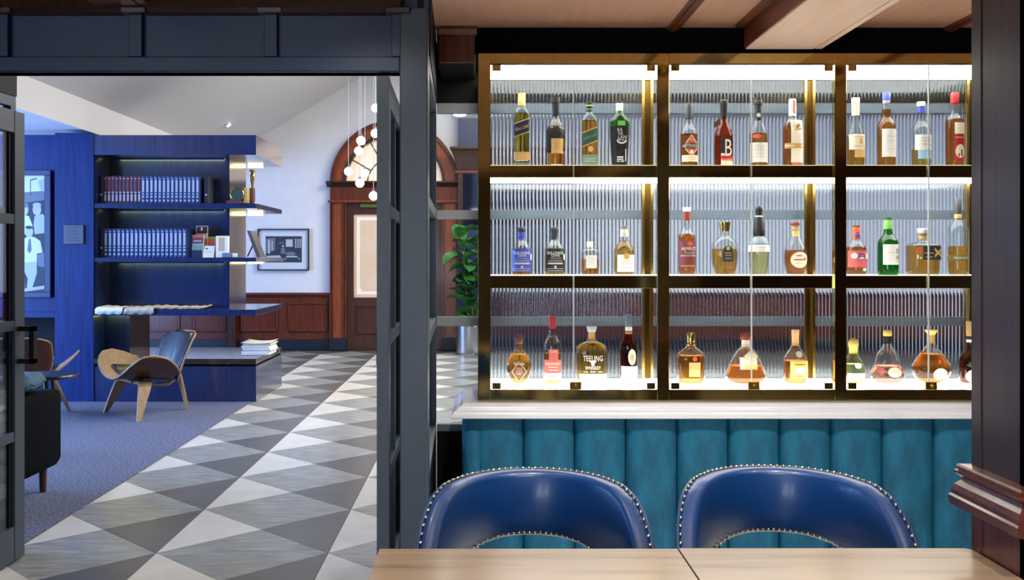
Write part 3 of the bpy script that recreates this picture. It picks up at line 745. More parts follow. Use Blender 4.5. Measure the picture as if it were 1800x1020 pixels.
# ================================================================== BAR CHAIRS (local: faces -Y)
def lerp_tab(tab, v):
    v = abs(v)
    for (a, x), (c, y) in zip(tab[:-1], tab[1:]):
        if v <= c: return x + (y - x) * (v - a) / (c - a)
    return tab[-1][1]
TOPZ = [(0, 0.823), (40, 0.825), (55, 0.822), (66, 0.805), (78, 0.765), (90, 0.715), (97, 0.685)]
BOTZ = [(0, 0.648), (20, 0.648), (35, 0.642), (50, 0.628), (65, 0.605), (80, 0.585), (97, 0.575)]
def chair(label, x, y, rz):
    t = thing('tub_chair', label, 'chair', (x, y, 0), rz, 'blue leather tub chairs at the bar tables')
    A_, B_ = 0.252, 0.42
    def at(ph, z, q):
        """point on the back band, q = offset outward from the mid surface"""
        r = math.radians(ph); lean = 1 + 0.16 * (z - 0.70)
        nx, ny = math.sin(r) / A_, math.cos(r) / B_; l = math.hypot(nx, ny)
        return Vector((A_ * lean * math.sin(r) + nx / l * q, B_ * lean * math.cos(r) + ny / l * q, z))
    bb = B(); rings = []; T = 0.024
    for i in range(57):
        ph = -97 + 194 * i / 56; zt, zb = lerp_tab(TOPZ, ph), lerp_tab(BOTZ, ph); rr = 0.016
        prof = []
        for k in range(7):
            a = PI * k / 6; prof.append((-T * math.cos(a), zt - rr + rr * math.sin(a)))
        for k in range(1, 5): prof.append((T, zt - rr - (zt - zb - 2 * rr) * k / 4))
        for k in range(1, 7):
            a = PI * k / 6; prof.append((T * math.cos(a), zb + rr - rr * math.sin(a)))
        for k in range(1, 4): prof.append((-T - 0.006 * math.sin(PI * k / 4), zb + rr + (zt - zb - 2 * rr) * k / 4))
        rings.append([at(ph, z, q) for q, z in prof])
    bb.loft(rings); back = part('backrest', bb, 'leather_blue', t, True, local=True)
    # piping and brass nails along the rim
    bb = B(); bb.tube([at(-97 + 194 * i / 80, lerp_tab(TOPZ, -97 + 194 * i / 80) - 0.006, 0.0225) for i in range(81)], 0.0055, 8); part('piping', bb, 'leather_blue', back, True, local=True)
    bb = B()
    for i in range(58):
        ph = -96 + 192 * i / 57; p = at(ph, lerp_tab(TOPZ, ph) - 0.001, 0.0165); bb.ball(p, 0.0048, u=8, v=6)
    nl = part('top_nails', bb, 'nail_brass', back, True, local=True); nl['kind'] = 'stuff'
    bb = B()
    for i in range(40):
        ph = -78 + 156 * i / 39; p = at(ph, lerp_tab(BOTZ, ph) + 0.012, -0.0265); bb.ball(p, 0.0036, u=8, v=6)
    nl = part('lower_nails', bb, 'nail_brass', back, True, local=True); nl['kind'] = 'stuff'
    for s_ in (-1, 1):
        bb = B(); rings = []
        for k, (yy, zz, w_, h_) in enumerate(((0.13, 0.655, 0.026, 0.034), (0.05, 0.668, 0.032, 0.032), (-0.03, 0.665, 0.034, 0.028), (-0.12, 0.655, 0.034, 0.026), (-0.17, 0.645, 0.030, 0.022), (-0.185, 0.64, 0.016, 0.010))):
            xx = s_ * (0.232 - 0.012 * max(0, yy))
            rings.append([(xx + w_ * math.cos(2 * PI * j / 14), yy, zz + h_ * math.sin(2 * PI * j / 14)) for j in range(14)])
        bb.loft(rings); part('armrest', bb, 'leather_blue', t, True, local=True)
        bb = B(); bb.tube([(s_ * 0.225, -0.13, 0.43), (s_ * 0.228, -0.13, 0.64)], 0.017, 10); part('arm_post', bb, 'mahogany_dark', t, True, local=True)
    # uprights between seat and back band
    for s_ in (-1, 1):
        bb = B(); bb.tube([(s_ * 0.17, 0.26, 0.42), (s_ * 0.175, 0.30, 0.66)], 0.019, 10); part('back_post', bb, 'mahogany_dark', t, True, local=True)
    bb = B(); rings = []
    for z, sc in ((0.40, 0.94), (0.405, 1.0), (0.44, 1.02), (0.47, 1.0), (0.487, 0.92), (0.494, 0.7)):
        rings.append([(0.235 * sc * math.copysign(abs(math.cos(a)) ** 0.6, math.cos(a)), 0.06 + 0.245 * sc * math.copysign(abs(math.sin(a)) ** 0.6, math.sin(a)), z) for a in [2 * PI * j / 32 for j in range(32)]])
    bb.loft(rings); part('seat', bb, 'leather_blue', t, True, local=True)
    bb = B(); bb.box(-0.20, 0.20, -0.14, 0.26, 0.34, 0.40, 0.006); part('seat_frame', bb, 'mahogany_dark', t, local=True)
    for sx in (-1, 1):
        for fy, ty in ((-0.13, -0.15), (0.25, 0.30)):
            bb = B(); bb.tube([(sx * 0.185, fy, 0.40), (sx * 0.20, ty, 0.0)], [0.02, 0.013], 10); part('leg', bb, 'mahogany_dark', t, True, local=True)
    return t
chair('blue leather tub chair with brass nails beside the slate post', X_(933, 2.5), 2.30, math.radians(-2))
chair('blue leather tub chair with brass nails nearer the mahogany column', 0.742, 2.335, math.radians(-9.5))
# ================================================================== BOTTLES
thin_glass('glass_clear', (244, 247, 246), 1.42)
thin_glass('glass_blue', (222, 238, 242), 1.42)
thin_glass('glass_green', (96, 196, 116), 1.42)
thin_glass('glass_brown', (214, 150, 90), 1.42)
thin_glass('glass_smoke', (120, 122, 124), 1.42)
thin_glass('glass_olive', (232, 236, 196), 1.42)
for nm_, c_ in (('amber', (250, 210, 138)), ('dark_amber', (248, 196, 124)), ('red_amber', (247, 186, 128)), ('gold', (252, 224, 152)), ('pale', (247, 240, 196)),
                ('olive', (248, 218, 140)), ('brown', (186, 122, 76)), ('green_liq', (176, 236, 180)), ('rose', (247, 208, 194)), ('clear_liq', (240, 242, 238)), ('blue_base', (120, 196, 220))):
    solid_glass(nm_, c_, 1.15, 0.0, 0.5)
LM = {'navy': (26, 30, 66), 'goldp': (206, 168, 96), 'black': (18, 18, 20), 'cream': (238, 230, 206), 'white': (240, 240, 236), 'greenp': (52, 84, 72), 'sage': (120, 150, 132), 'red': (190, 44, 42),
      'orange': (214, 96, 64), 'brownp': (92, 50, 40), 'blue': (62, 80, 176), 'slate': (112, 130, 142), 'olivep': (110, 108, 62), 'purple': (112, 58, 76), 'tan': (216, 174, 110), 'grey': (176, 178, 180), 'ltblue': (150, 196, 230),
      'pink': (206, 98, 96), 'dkgreen': (28, 62, 46), 'ltgreen': (120, 176, 92), 'char': (50, 50, 52), 'yellow': (236, 206, 110), 'burnt': (126, 46, 34), 'silver': (200, 200, 204)}
for k_, c_ in LM.items(): mat('lb_' + k_, c_, 0.45, 0.6 if k_ == 'silver' else 0.0)
BASE = {1: (296.0, 1.8185), 2: (483.8, 1.3239), 3: (674.8, 0.8179)}
YB = 4.64; MPX = YB / F
def chaikin(p, it=2):
    for _ in range(it):
        q = [p[0]]
        for a, c in zip(p[:-1], p[1:]):
            q.append((a[0] * 0.75 + c[0] * 0.25, a[1] * 0.75 + c[1] * 0.25)); q.append((a[0] * 0.25 + c[0] * 0.75, a[1] * 0.25 + c[1] * 0.75))
        q.append(p[-1]); p = q
    return p
def bottle(label, cx, row, prof, fill, glass, liq, caps, decals, n=2.0, d=1.0, facet=0):
    """prof [(pixel row, half width in pixels)] from the foot up; caps [(rows, material)]; decals are printed on the front"""
    bp, z0 = BASE[row]
    prof = chaikin([(bp, prof[0][1] * 0.9)] + list(prof), 2)
    Rm = max(r for _, r in prof)
    t = thing('spirit_bottle', label, 'bottle', (X_(cx, YB), YB, z0), 0, 'bottles in the display cabinet')
    H = lambda y: (bp - y) * MPX
    def nd(r):
        m = min(1, max(0, (r / Rm - 0.5) / 0.35)); return 2 + (n - 2) * m, 1 + (d - 1) * m
    def shp(off=0.0, scl=1.0):
        def f(th, r, z):
            nn, dd = nd(r / MPX / scl); c, s_ = math.cos(th), math.sin(th)
            k = 1.0 / (abs(c) ** nn + abs(s_) ** nn) ** (1.0 / nn)
            if facet: k *= 1 + 0.025 * math.cos(facet * th)
            return ((r + off) * k * c, (r * dd + off) * k * s_)
        return f
    def hw(z):
        y = bp - z / MPX
        for (ya, ra), (yb, rb) in zip(prof[:-1], prof[1:]):
            if ya >= y >= yb: return ra + (rb - ra) * ((ya - y) / (ya - yb) if ya != yb else 0)
        return prof[-1][1] if y < prof[-1][0] else prof[0][1]
    seg = 32
    bb = B(); bb.lathe([(r * MPX, H(y)) for y, r in prof], (0, 0, 0), seg, shp())
    body = part('bottle_glass', bb, glass, t, 55, local=True)
    if liq:
        zf = H(fill); k = 0.92
        lp = [(prof[0][1] * k * MPX, 0.006)] + [(r * k * MPX, max(H(y), 0.0065)) for y, r in prof if 0.008 < H(y) < zf - 0.001] + [(hw(zf) * k * MPX, zf)]
        bb = B(); bb.lathe(lp, (0, 0, 0), seg, shp(0, k)); part('liquid', bb, liq, t, 55, local=True)
    for rows_, m in caps:
        bb = B(); bb.lathe([(r * MPX, H(y)) for y, r in rows_], (0, 0, 0), 24); part('stopper', bb, m if m.startswith(('lb', 'brass', 'steel')) else 'lb_' + m, t, 40, local=True)
    def front(x, z, off):
        r = max(hw(z), 0.5); nn, dd = nd(r); R = r * MPX; u = min(abs(x) / R, 0.985)
        return Vector((x, -R * dd * (1 - u ** nn) ** (1.0 / nn) - off, z))
    last = t; lay = 0
    for q in decals:
        k = q[0]; bb = B(); lay += 1; off = 0.0005 + 0.00025 * lay
        if k == 'rect':
            _, x0, x1, y0, y1, m = q[:6]; dy = q[6] if len(q) > 6 else 0
            bb.grid(lambda u, v: front((x0 + (x1 - x0) * u) * MPX, H(y1 + (y0 - y1) * v - dy * u), off), 14, 5)
            last = part('front_label', bb, 'lb_' + m, t, True, local=True)
        elif k in ('oval', 'arch', 'shield'):
            _, xc, yc, rx, ry, m = q
            def fo(u, v):
                a = 2 * PI * u; c, s_ = math.cos(a), math.sin(a)
                if k == 'arch' and s_ < 0: sc = 1 / max(abs(c), abs(s_)); c, s_ = c * sc, s_ * sc
                if k == 'shield' and s_ < 0: c *= 1 - 0.25 * s_ * s_
                return front((xc + rx * v * c) * MPX, H(yc - ry * v * s_), off)
            bb.grid(fo, 36, 4, True); last = part('front_label', bb, 'lb_' + m, t, True, local=True)
        elif k == 'diamond':
            _, xc, yc, rx, ry, m = q
            bb.grid(lambda u, v: front((xc + rx * (u + v - 1)) * MPX, H(yc - ry * (v - u)), off), 8, 8); last = part('front_label', bb, 'lb_' + m, t, True, local=True)
        elif k == 'ring':
            _, y0, y1, m = q
            ys_ = [y1 + (y0 - y1) * i / 6 for i in range(7)]
            rings = []
            for y in ys_:
                r = hw(H(y)) * MPX; f = shp(off); rings.append([(*f(2 * PI * j / 32, r, 0), H(y)) for j in range(32)])
            bb.loft(rings, False); last = part('wrap_label', bb, 'lb_' + m, t, True, local=True)
        elif k == 'text':
            _, body_, xc, yc, hpx, wmax, m = q[:7]; sl = q[7] if len(q) > 7 else 0
            vs, fs, w_ = text_mesh(body_)
            sx = min(hpx * 1.0, wmax / w_)
            V = [bb.bm.verts.new((xc + x * sx, y, 0)) for x, y in vs]
            for f in fs:
                try: bb.bm.faces.new([V[i] for i in f])
                except ValueError: pass
            xs_ = [v.co.x for v in V]; k_ = math.floor(min(xs_)) + 0.77
            while k_ < max(xs_):                      # cut the letters in narrow strips so that they follow the curved glass
                bmesh.ops.bisect_plane(bb.bm, geom=bb.bm.verts[:] + bb.bm.edges[:] + bb.bm.faces[:], plane_co=(k_, 0, 0), plane_no=(1, 0, 0)); k_ += 1.5
            for v in bb.bm.verts: v.co = front(v.co.x * MPX, H(yc - v.co.y * hpx - v.co.x * sl), off + 0.0012)
            part('lettering', bb, 'lb_' + m, last if last is not t else body, False, local=True)
        elif k == 'tag':
            _, x0, x1, y0, y1, m = q
            bb.prism([(x0 * MPX, H(y0)), (x1 * MPX, H(y0 - 6)), (x1 * MPX, H(y1 - 4)), (x0 * MPX, H(y1 + 4))], -hw(H(y0)) * MPX - 0.004, -hw(H(y0)) * MPX - 0.003, 'y'); part('hang_tag', bb, 'lb_' + m, t, False, local=True)
    return t
def lines(x0, x1, ys_, m, th=0.8):
    return [('rect', x0, x1, y, y + th, m) for y in ys_]

# ---- upper shelf
bottle('tall square bottle with slanted navy label and gold cap', 917, 1, [(292, 14.3), (203, 14.3), (198, 13), (188, 7), (183, 6.3), (176, 6.2)], 198, 'glass_blue', 'olive', [([(186, 6.9), (172, 6.9), (171, 6.4), (163, 7)], 'tan')],
       [('rect', -14, 14, 217, 242, 'goldp', 10), ('rect', -14, 14, 219, 240, 'navy', 10), ('text', 'Blue Label', 0, 224.5, 7, 22, 'goldp', 0.36), ('rect', -14, 14, 267, 281, 'tan'), ('rect', -11, 11, 281.5, 283, 'cream'), ('rect', -14, 14, 286, 296, 'slate')], 5, 0.85)
bottle('dark whisky bottle with tall black stopper and gold paper label', 977, 1, [(290, 15.4), (234, 16.6), (226, 16.2), (218, 12), (208, 6.5), (200, 4.6), (190, 4.4)], 216, 'glass_clear', 'dark_amber', [([(204, 4.8), (200, 5.4), (180, 6.4), (179, 7.4), (170, 7.6)], 'black')],
       [('ring', 221, 266, 'black'), ('rect', -9, 13, 244, 270, 'tan'), ('rect', -4, 8, 252, 262, 'goldp'), ('rect', -10, 10, 289, 293, 'cream')])
bottle('square bottle with slanted green label and green banded cap', 1036, 1, [(292, 14), (213, 14), (207, 11.5), (198, 6), (194, 5.4), (188, 5.4)], 211, 'glass_clear', 'amber', [([(195, 6), (192, 6.2), (191, 5.6), (189, 5.6), (188, 6.2), (178, 6)], 'dkgreen'), ([(186, 6.35), (184, 6.35)], 'goldp')],
       [('rect', -13.6, 13.6, 233, 259, 'goldp', 11), ('rect', -13.6, 13.6, 235, 257, 'greenp', 11), ('text', 'GREEN LABEL', 0, 240.5, 4.6, 24, 'ltgreen', 0.4), ('oval', 1, 262, 4.5, 5, 'tan'), ('rect', -13.6, 13.6, 272, 292, 'sage')] + lines(-9, 9, (279, 283), 'cream'), 5, 0.85)
bottle('tapered green glass bottle with black body and white shield print', 1089, 1, [(293, 12.8), (250, 15.4), (216, 17), (211, 16), (204, 10), (197, 6.4), (190, 5.4)], 260, 'glass_green', 'green_liq', [([(197, 5.9), (181, 6.2)], 'white'), ([(181, 6.0), (177, 5.8)], 'black')],
       [('ring', 222, 292, 'black'), ('rect', -5, 8, 213, 221, 'ltgreen'), ('text', 'KA', -1, 228.5, 6, 9, 'white'), ('text', 'VA', -0.2, 235, 6, 9, 'white'), ('text', 'LAN', 3, 241.2, 6, 15, 'white'), ('shield', 2, 248, 8.5, 5.2, 'white'), ('shield', 2, 246.2, 6.6, 4.2, 'black'), ('rect', -4, 6, 245, 247.5, 'grey'),
        ('rect', -6, 5, 275, 277.5, 'white'), ('rect', -6, 5, 279, 281, 'white'), ('rect', -6, -1, 282.5, 284.5, 'white'), ('rect', 1, 6, 282.5, 284.5, 'white'), ('rect', 8.4, 10, 263, 284, 'white', 2)], 5, 0.8)
bottle('round bottle with red diamond label and dark capsule', 1211, 1, [(292, 15.6), (240, 15.9), (230, 15), (220, 8), (213, 5.6), (200, 5.2)], 235, 'glass_clear', 'red_amber', [([(208, 6.4), (184, 6.4), (181, 5.4)], 'char')],
       [('diamond', 1.5, 257, 14.5, 20, 'cream'), ('diamond', 1.5, 257, 13, 18.2, 'orange'), ('rect', -11.5, 14.5, 252, 261.5, 'black'), ('text', 'RITTENHOUSE', 1.5, 256.8, 6.5, 24, 'cream'), *lines(-2, 5, (245.5,), 'cream'), ('oval', 1.5, 267.5, 3.6, 3.6, 'cream'), ('rect', -14, 15, 273, 284.5, 'cream'), *lines(-9, 10, (276.5, 280), 'tan')])
bottle('round bourbon bottle with a large letter on a black label', 1272, 1, [(292, 15.8), (240, 16.4), (228, 14), (213, 7.5), (206, 5.4), (190, 5.2)], 205, 'glass_brown', 'dark_amber', [([(209, 5.6), (186, 6.2), (184, 6.8), (176, 6.6), (175, 5.6)], 'black')],
       [('rect', -8.5, 9, 243, 275, 'black'), ('text', 'B', 5, 260, 29, 12.5, 'cream'), ('rect', -8, -2, 270, 277, 'cream'), ('rect', -8.5, 15, 274, 283, 'red'), ('rect', -8, 14, 283, 290, 'cream'), ('text', "BAKER'S", 2, 282.5, 6, 20, 'cream'), ('tag', -20, -9, 226, 212, 'brownp')])
bottle('round bottle with black wax neck, medallion and broad white label', 1333, 1, [(292, 16), (240, 16.4), (228, 14.4), (214, 8), (206, 5.6), (190, 5.2)], 234, 'glass_clear', 'dark_amber', [([(210, 6.4), (205, 5.9), (184, 5.9), (183, 7.6), (178, 7.6), (177, 6.4), (171, 6.2)], 'black')],
       [('rect', -15.6, 16, 251, 285.5, 'white'), *lines(-11, 12, (256, 260, 264, 270, 276), 'grey', 0.6), ('oval', -1, 202, 4.5, 5, 'char'), ('oval', -1, 202, 3, 3.4, 'grey'), ('rect', 3, 4.2, 205, 224, 'black', 10), ('oval', -6, 240, 7, 4, 'orange')])
bottle('square shouldered bottle wearing a cream paper bib and belt', 1393, 1, [(292, 16.2), (232, 16.8), (220, 15.8), (212, 11), (207, 6.2), (195, 5.4)], 215, 'glass_clear', 'red_amber', [([(203, 6.4), (175, 6.0), (173, 5.2)], 'white')],
       [('rect', -6.5, 16, 211, 286, 'cream'), ('rect', -16, 16, 252, 261, 'tan'), ('rect', -16, 16, 255.5, 257.5, 'cream'), ('oval', 5, 256.5, 6, 3.4, 'goldp'), ('rect', 0, 12, 225, 228, 'tan'), ('oval', 5, 222, 2.5, 3, 'olivep'), ('oval', 4, 289, 9, 3.6, 'orange'), ('rect', -1, 4, 176, 199, 'orange')], 3.4, 0.8)
bottle('slim necked bottle with cream capsule and pale label', 1504, 1, [(292, 15.4), (245, 15.8), (233, 14), (218, 8.5), (205, 6.3), (190, 5.6)], 235, 'glass_clear', 'amber', [([(202, 6.6), (178, 6.8), (177, 7.2), (171, 6.8)], 'cream')],
       [('rect', -14, 15.2, 236, 263, 'cream'), ('rect', 2, 8, 243, 254, 'tan'), ('rect', -7, 15, 263, 277, 'tan'), *lines(-8, 12, (240, 257), 'goldp')])
bottle('bulb necked bottle with violet blue cap and plain white label', 1558, 1, [(292, 15.6), (226, 16.4), (218, 15), (210, 10.5), (205, 7.4), (192, 7.8), (184, 6.6), (177, 6)], 192, 'glass_clear', 'dark_amber', [([(176, 6.6), (163, 6.8), (162, 6)], 'blue'), ([(181, 5.9), (176, 6.4)], 'grey')],
       [('rect', -12, 16, 227, 276, 'white'), *lines(-6, 12, (240, 248, 262), 'grey', 0.6)])
bottle('half full bottle with cork top and white and sky blue label', 1619, 1, [(292, 16.4), (232, 17), (224, 15.4), (216, 9), (210, 6), (200, 5.8)], 262, 'glass_clear', 'gold', [([(186, 6.6), (185, 6.8), (179, 6.8), (178, 6.2)], 'cream'), ([(197, 6.4), (186, 6.0)], 'blue')],
       [('rect', -14.5, 16.5, 237, 264, 'white'), ('rect', -11, 16.5, 264, 279.5, 'ltblue'), *lines(-6, 12, (243, 248, 254), 'slate', 0.7)])
bottle('orange bottle with red cap and red picture label beside the column', 1678, 1, [(292, 15.4), (214, 16), (208, 14.4), (203, 9.5), (197, 6), (185, 5.6)], 209, 'glass_clear', 'red_amber', [([(181, 6.6), (180, 7), (164, 6.8), (162, 6)], 'red')],
       [('rect', -6.5, 15.5, 216, 236, 'cream'), ('rect', -6.5, 15.5, 236, 284, 'red'), ('rect', -5.5, 15, 241, 243, 'tan'), ('oval', 3, 266, 8.5, 12, 'cream'), ('rect', 4, 6.4, 263, 275, 'black'), ('rect', -1, 1, 270, 276, 'black')])
# ---- middle shelf
SUL = [(480, 18.4), (444, 18.6), (436, 17.4), (428, 12), (422, 7), (412, 6.2)]
for cx_, m_, lab_, gl_ in ((917, 'blue', 'round shouldered bottle with royal blue lettered label', 'dark_amber'), (975, 'black', 'round shouldered bottle with black lettered label', 'gold')):
    bottle(lab_, cx_, 2, SUL, 437, 'glass_clear', gl_, [([(408, 6.6), (406, 7), (401, 7), (400, 6.4)], 'char'), ([(421, 7), (419, 6.4), (408, 6.3)], 'blue' if m_ == 'blue' else 'char')],
           [('rect', -17, 16.5, 437.5, 477.5, m_), ('text', 'SULLIVANS', 0, 445, 5, 28, 'white'), ('text', 'COVE', 0, 449.6, 4, 16, 'white'), ('text', 'TASMANIAN', 0, 454.5, 2.4, 20, 'grey'), *lines(-12, 12, (458, 460.5), 'grey', 0.7), *lines(-13, 13, (462.8,), 'white', 1.6), ('oval', 0, 469.5, 2.4, 2.4, 'grey'), *lines(-14, 14, (472, 475.5), 'grey', 0.8), ('rect', 14.6, 17, 447, 457, 'white')])
bottle('small square bottle with cream screw cap and grey label', 1037, 2, [(481, 15.6), (446, 16), (440, 14.5), (437, 8), (434, 5.2), (430, 5.0)], 456, 'glass_clear', 'dark_amber', [([(434, 5.8), (426, 5.8), (425, 5.2)], 'cream')],
       [('rect', -8, 10.5, 449, 471.5, 'white'), *lines(-6, 8, (452, 455, 458, 461, 464), 'grey', 0.7)], 5, 0.9)
bottle('wide shouldered amber bottle with round seal and cream label', 1097, 2, [(480, 18.2), (448, 18.6), (438, 17.6), (430, 12.5), (424, 7), (415, 6.4)], 423, 'glass_clear', 'gold', [([(403.5, 6.8), (398, 6.8)], 'slate'), ([(417, 6.4), (416, 7), (403.5, 6.8)], 'cream')],
       [('rect', -13.5, 17, 448, 478, 'white'), ('oval', 2, 451, 5.4, 5.4, 'tan'), ('oval', 2, 451, 2.5, 3, 'goldp'), *lines(-8, 12, (459, 463, 470), 'tan', 0.7)])
bottle('slender bottle with cork top and purple brown lettered label', 1207, 2, [(481, 15.3), (424, 15.6), (414, 14.6), (408, 10.5), (402, 6.8), (390, 6.2)], 411, 'glass_clear', 'red_amber', [([(388, 6.2), (372, 6.2)], 'burnt'), ([(372, 6.8), (365, 7)], 'cream')],
       [('rect', -14.5, 15, 424, 470, 'purple'), ('oval', 2.5, 429, 5, 4, 'orange'), ('text', 'AMRUT', 1.5, 437.5, 6, 26, 'cream'), ('text', 'Fusion', 2.5, 444, 5.2, 18, 'tan'), ('text', 'SINGLE MALT WHISKY', 1, 449.8, 2.6, 27, 'cream'), ('rect', -7, 10, 454, 464, 'burnt'), *lines(-12, 13, (467,), 'tan', 1.0)])
bottle('cut glass decanter with gold cap and olive arched label', 1274, 2, [(481, 17.6), (472, 20), (462, 22), (446, 23.4), (436, 23), (426, 20.5), (419, 11), (415, 8), (409, 7.6)], 438, 'glass_clear', 'amber', [([(407, 7.8), (404, 8), (394, 9.6), (391, 9.8)], 'brass_gold')],
       [('arch', 2, 447, 11, 15, 'olivep'), ('arch', 2, 447, 9.6, 13.4, 'char'), ('oval', 2, 437, 3, 3, 'goldp'), *lines(-4, 8, (444.5,), 'goldp', 1.2), *lines(-4, 8, (449, 454), 'goldp', 0.8)], 2.4, 0.7, facet=14)
bottle('tall bottle with black shaker top and white band over pale liquid', 1334, 2, [(480, 14.5), (460, 17), (444, 18), (434, 18.2), (428, 17), (418, 11.5), (415, 9)], 442, 'glass_clear', 'pale', [([(416, 9.4), (410, 10.2), (404, 10), (381, 7), (380, 5.6), (373, 5.6), (372, 6.4), (363, 6.2), (362, 5.4)], 'black'), ([(381.5, 7.2), (379.5, 6.2)], 'grey')],
       [('ring', 418, 429, 'slate'), ('ring', 431, 443, 'white'), *lines(-10, 8, (435,), 'grey', 0.8)])
bottle('bulbous amber bottle with round cream label and cork stopper', 1398, 2, [(481, 15.5), (470, 18.2), (456, 20), (442, 19.4), (430, 15), (420, 9.5), (414, 7), (404, 5.8)], 440, 'glass_clear', 'red_amber', [([(404, 5.6), (396, 5.8)], 'tan'), ([(396, 8.6), (393, 8.8), (391, 8)], 'burnt')],
       [('rect', -6.4, 6.4, 406, 416, 'goldp'), ('oval', 2.5, 457, 16, 14.5, 'goldp'), ('oval', 2.5, 457, 15, 13.5, 'cream'), *lines(-4, 6, (449,), 'burnt', 1.4), *lines(-9, 11, (456,), 'burnt', 1.6), *lines(-7, 9, (463,), 'goldp', 0.8), ('oval', 12, 455, 2.4, 2.6, 'orange')])
bottle('short orange bottle with orange cap and ornate red label', 1505, 2, [(481, 18), (446, 18.4), (436, 17), (428, 12), (422, 7.6), (412, 6.8)], 434, 'glass_clear', 'red_amber', [([(421, 7.2), (399, 7), (397, 6.4)], 'orange'), ([(399, 7.2), (397, 7.2)], 'brownp')],
       [('rect', -4, 6, 408, 417, 'blue'), ('rect', -17, 18, 441, 470, 'pink'), ('oval', -9, 450, 5, 5, 'cream'), ('oval', 15, 450, 4, 6, 'cream'), ('oval', 3, 451, 7, 5.5, 'blue'), ('oval', 3, 450, 4.5, 2, 'orange'), ('oval', 3, 454, 5, 1.4, 'white'), ('oval', 9, 474, 4, 3, 'cream')])
bottle('bright green glass bottle with white label and brush lettering', 1561, 2, [(481, 17.4), (432, 17.6), (424, 16.6), (418, 12.5), (412, 7.6), (400, 6.6), (390, 6)], 422, 'glass_green', 'green_liq', [([(403, 7.6), (400, 7.8), (390, 6.6), (387, 6.4)], 'ltgreen'), ([(387, 6.4), (383, 6)], 'dkgreen')],
       [('rect', -13.5, 17, 430, 465.5, 'white'), ('text', '白', 11.2, 441, 9, 7, 'black'), ('text', '州', 11.2, 453, 9, 7, 'black'), *lines(-9, 4, (444,), 'grey', 0.7)])
bottle('short square decanter with silver stopper and gold cross emblem', 1622, 2, [(481, 24.4), (436, 25), (430, 24.5), (428, 18), (426, 8.5), (420, 7.6)], 432, 'glass_clear', 'amber', [([(421, 6.8), (411, 6.8)], 'tan'), ([(411, 9.5), (403, 10), (402, 9.4)], 'silver')],
       [('rect', -9, 24, 433, 457, 'char'), ('rect', -21, -12, 436, 446, 'orange'), ('rect', 11, 23, 436, 441, 'goldp', -12), ('rect', 11, 23, 448, 453, 'goldp', 12), *lines(-7, 9, (444.5,), 'tan', 1.4), *lines(-5, 7, (451.5,), 'grey', 1.2), ('rect', -20, -17, 448, 455, 'cream'), ('rect', -15, -12, 452, 455, 'cream')], 7, 0.9)
bottle('tall clear bottle with black capsule and dark band beside the column', 1684, 2, [(481, 17), (408, 17.4), (400, 16), (392, 10.5), (384, 6.4), (372, 5.6)], 433, 'glass_clear', 'amber', [([(377, 6), (349, 5.6), (348, 5)], 'char'), ([(384, 6.4), (377, 6.1)], 'goldp')],
       [('ring', 449, 458.5, 'olivep'), ('text', 'PENDERYN', -0.5, 453.6, 3.6, 24, 'white')])
# ---- lower shelf
bottle('dimpled amber bottle with brown shield and brown cap', 912, 3, [(674, 11), (666, 17), (656, 21), (645, 22.8), (634, 21.5), (624, 15), (617, 8.5), (612, 6.6), (600, 6)], 623, 'glass_clear', 'amber', [([(612, 7), (608, 7.4), (607, 6.6), (604, 6.6), (603, 7.4), (590, 7.4), (589, 6.6)], 'brownp')],
       [('diamond', 0, 652, 13.5, 19, 'goldp'), ('diamond', 0, 652, 12, 17, 'brownp'), ('text', 'Dimple', 0, 638.5, 6, 18, 'cream'), *lines(-5.5, 5.5, (645, 648, 651, 654), 'tan', 0.8), ('rect', -3, 3, 656, 657, 'tan')], 2.5, 0.85)
bottle('slim bottle with red capsule and red stacked labels', 971, 3, [(673, 15.2), (610, 15.6), (602, 14.4), (596, 10.5), (588, 7), (577, 5.6), (566, 5.4)], 621, 'glass_clear', 'amber', [([(578, 6.2), (576, 5.9), (557, 5.6), (556, 5)], 'red')],
       [('rect', -7, 9, 613, 632, 'pink'), ('text', 'CASK', 1, 617.5, 3.4, 12, 'cream'), ('rect', -4, 7, 624, 628, 'orange'), ('rect', -14.5, 15, 632, 655, 'pink'), ('text', 'GLENDRONACH', 0, 638.5, 4.4, 27, 'cream'), *lines(-8, 9, (644, 649), 'cream', 0.8), ('rect', -14.5, 15, 655, 667, 'cream'), *lines(-10, 11, (659,), 'pink', 1.4)])
bottle('wide flat golden bottle with white printed bird and clear stopper', 1040, 3, [(672, 27.4), (622, 28), (613, 27), (606, 23), (602, 13), (599, 7.5), (592, 6.2)], 603, 'glass_clear', 'gold', [([(597, 6.6), (584, 5.8)], 'tan'), ([(584, 7), (576, 9.2), (574, 9)], 'silver')],
       [('text', 'TEELING', 0.5, 629, 9.5, 34, 'white'), ('oval', 0.5, 634.5, 6, 2, 'white'), ('shield', 0.5, 638, 3, 5, 'white'), ('text', 'WHISKEY', 0.5, 645.5, 6, 27, 'white'), *lines(-4, 5, (651.5,), 'white', 1.4), *lines(-16, -8, (652,), 'white', 0.8), *lines(9, 17, (652,), 'white', 0.8), ('rect', -23, 25, 656, 674, 'white'), ('rect', -14, 14, 661, 662, 'grey')], 3, 0.6)
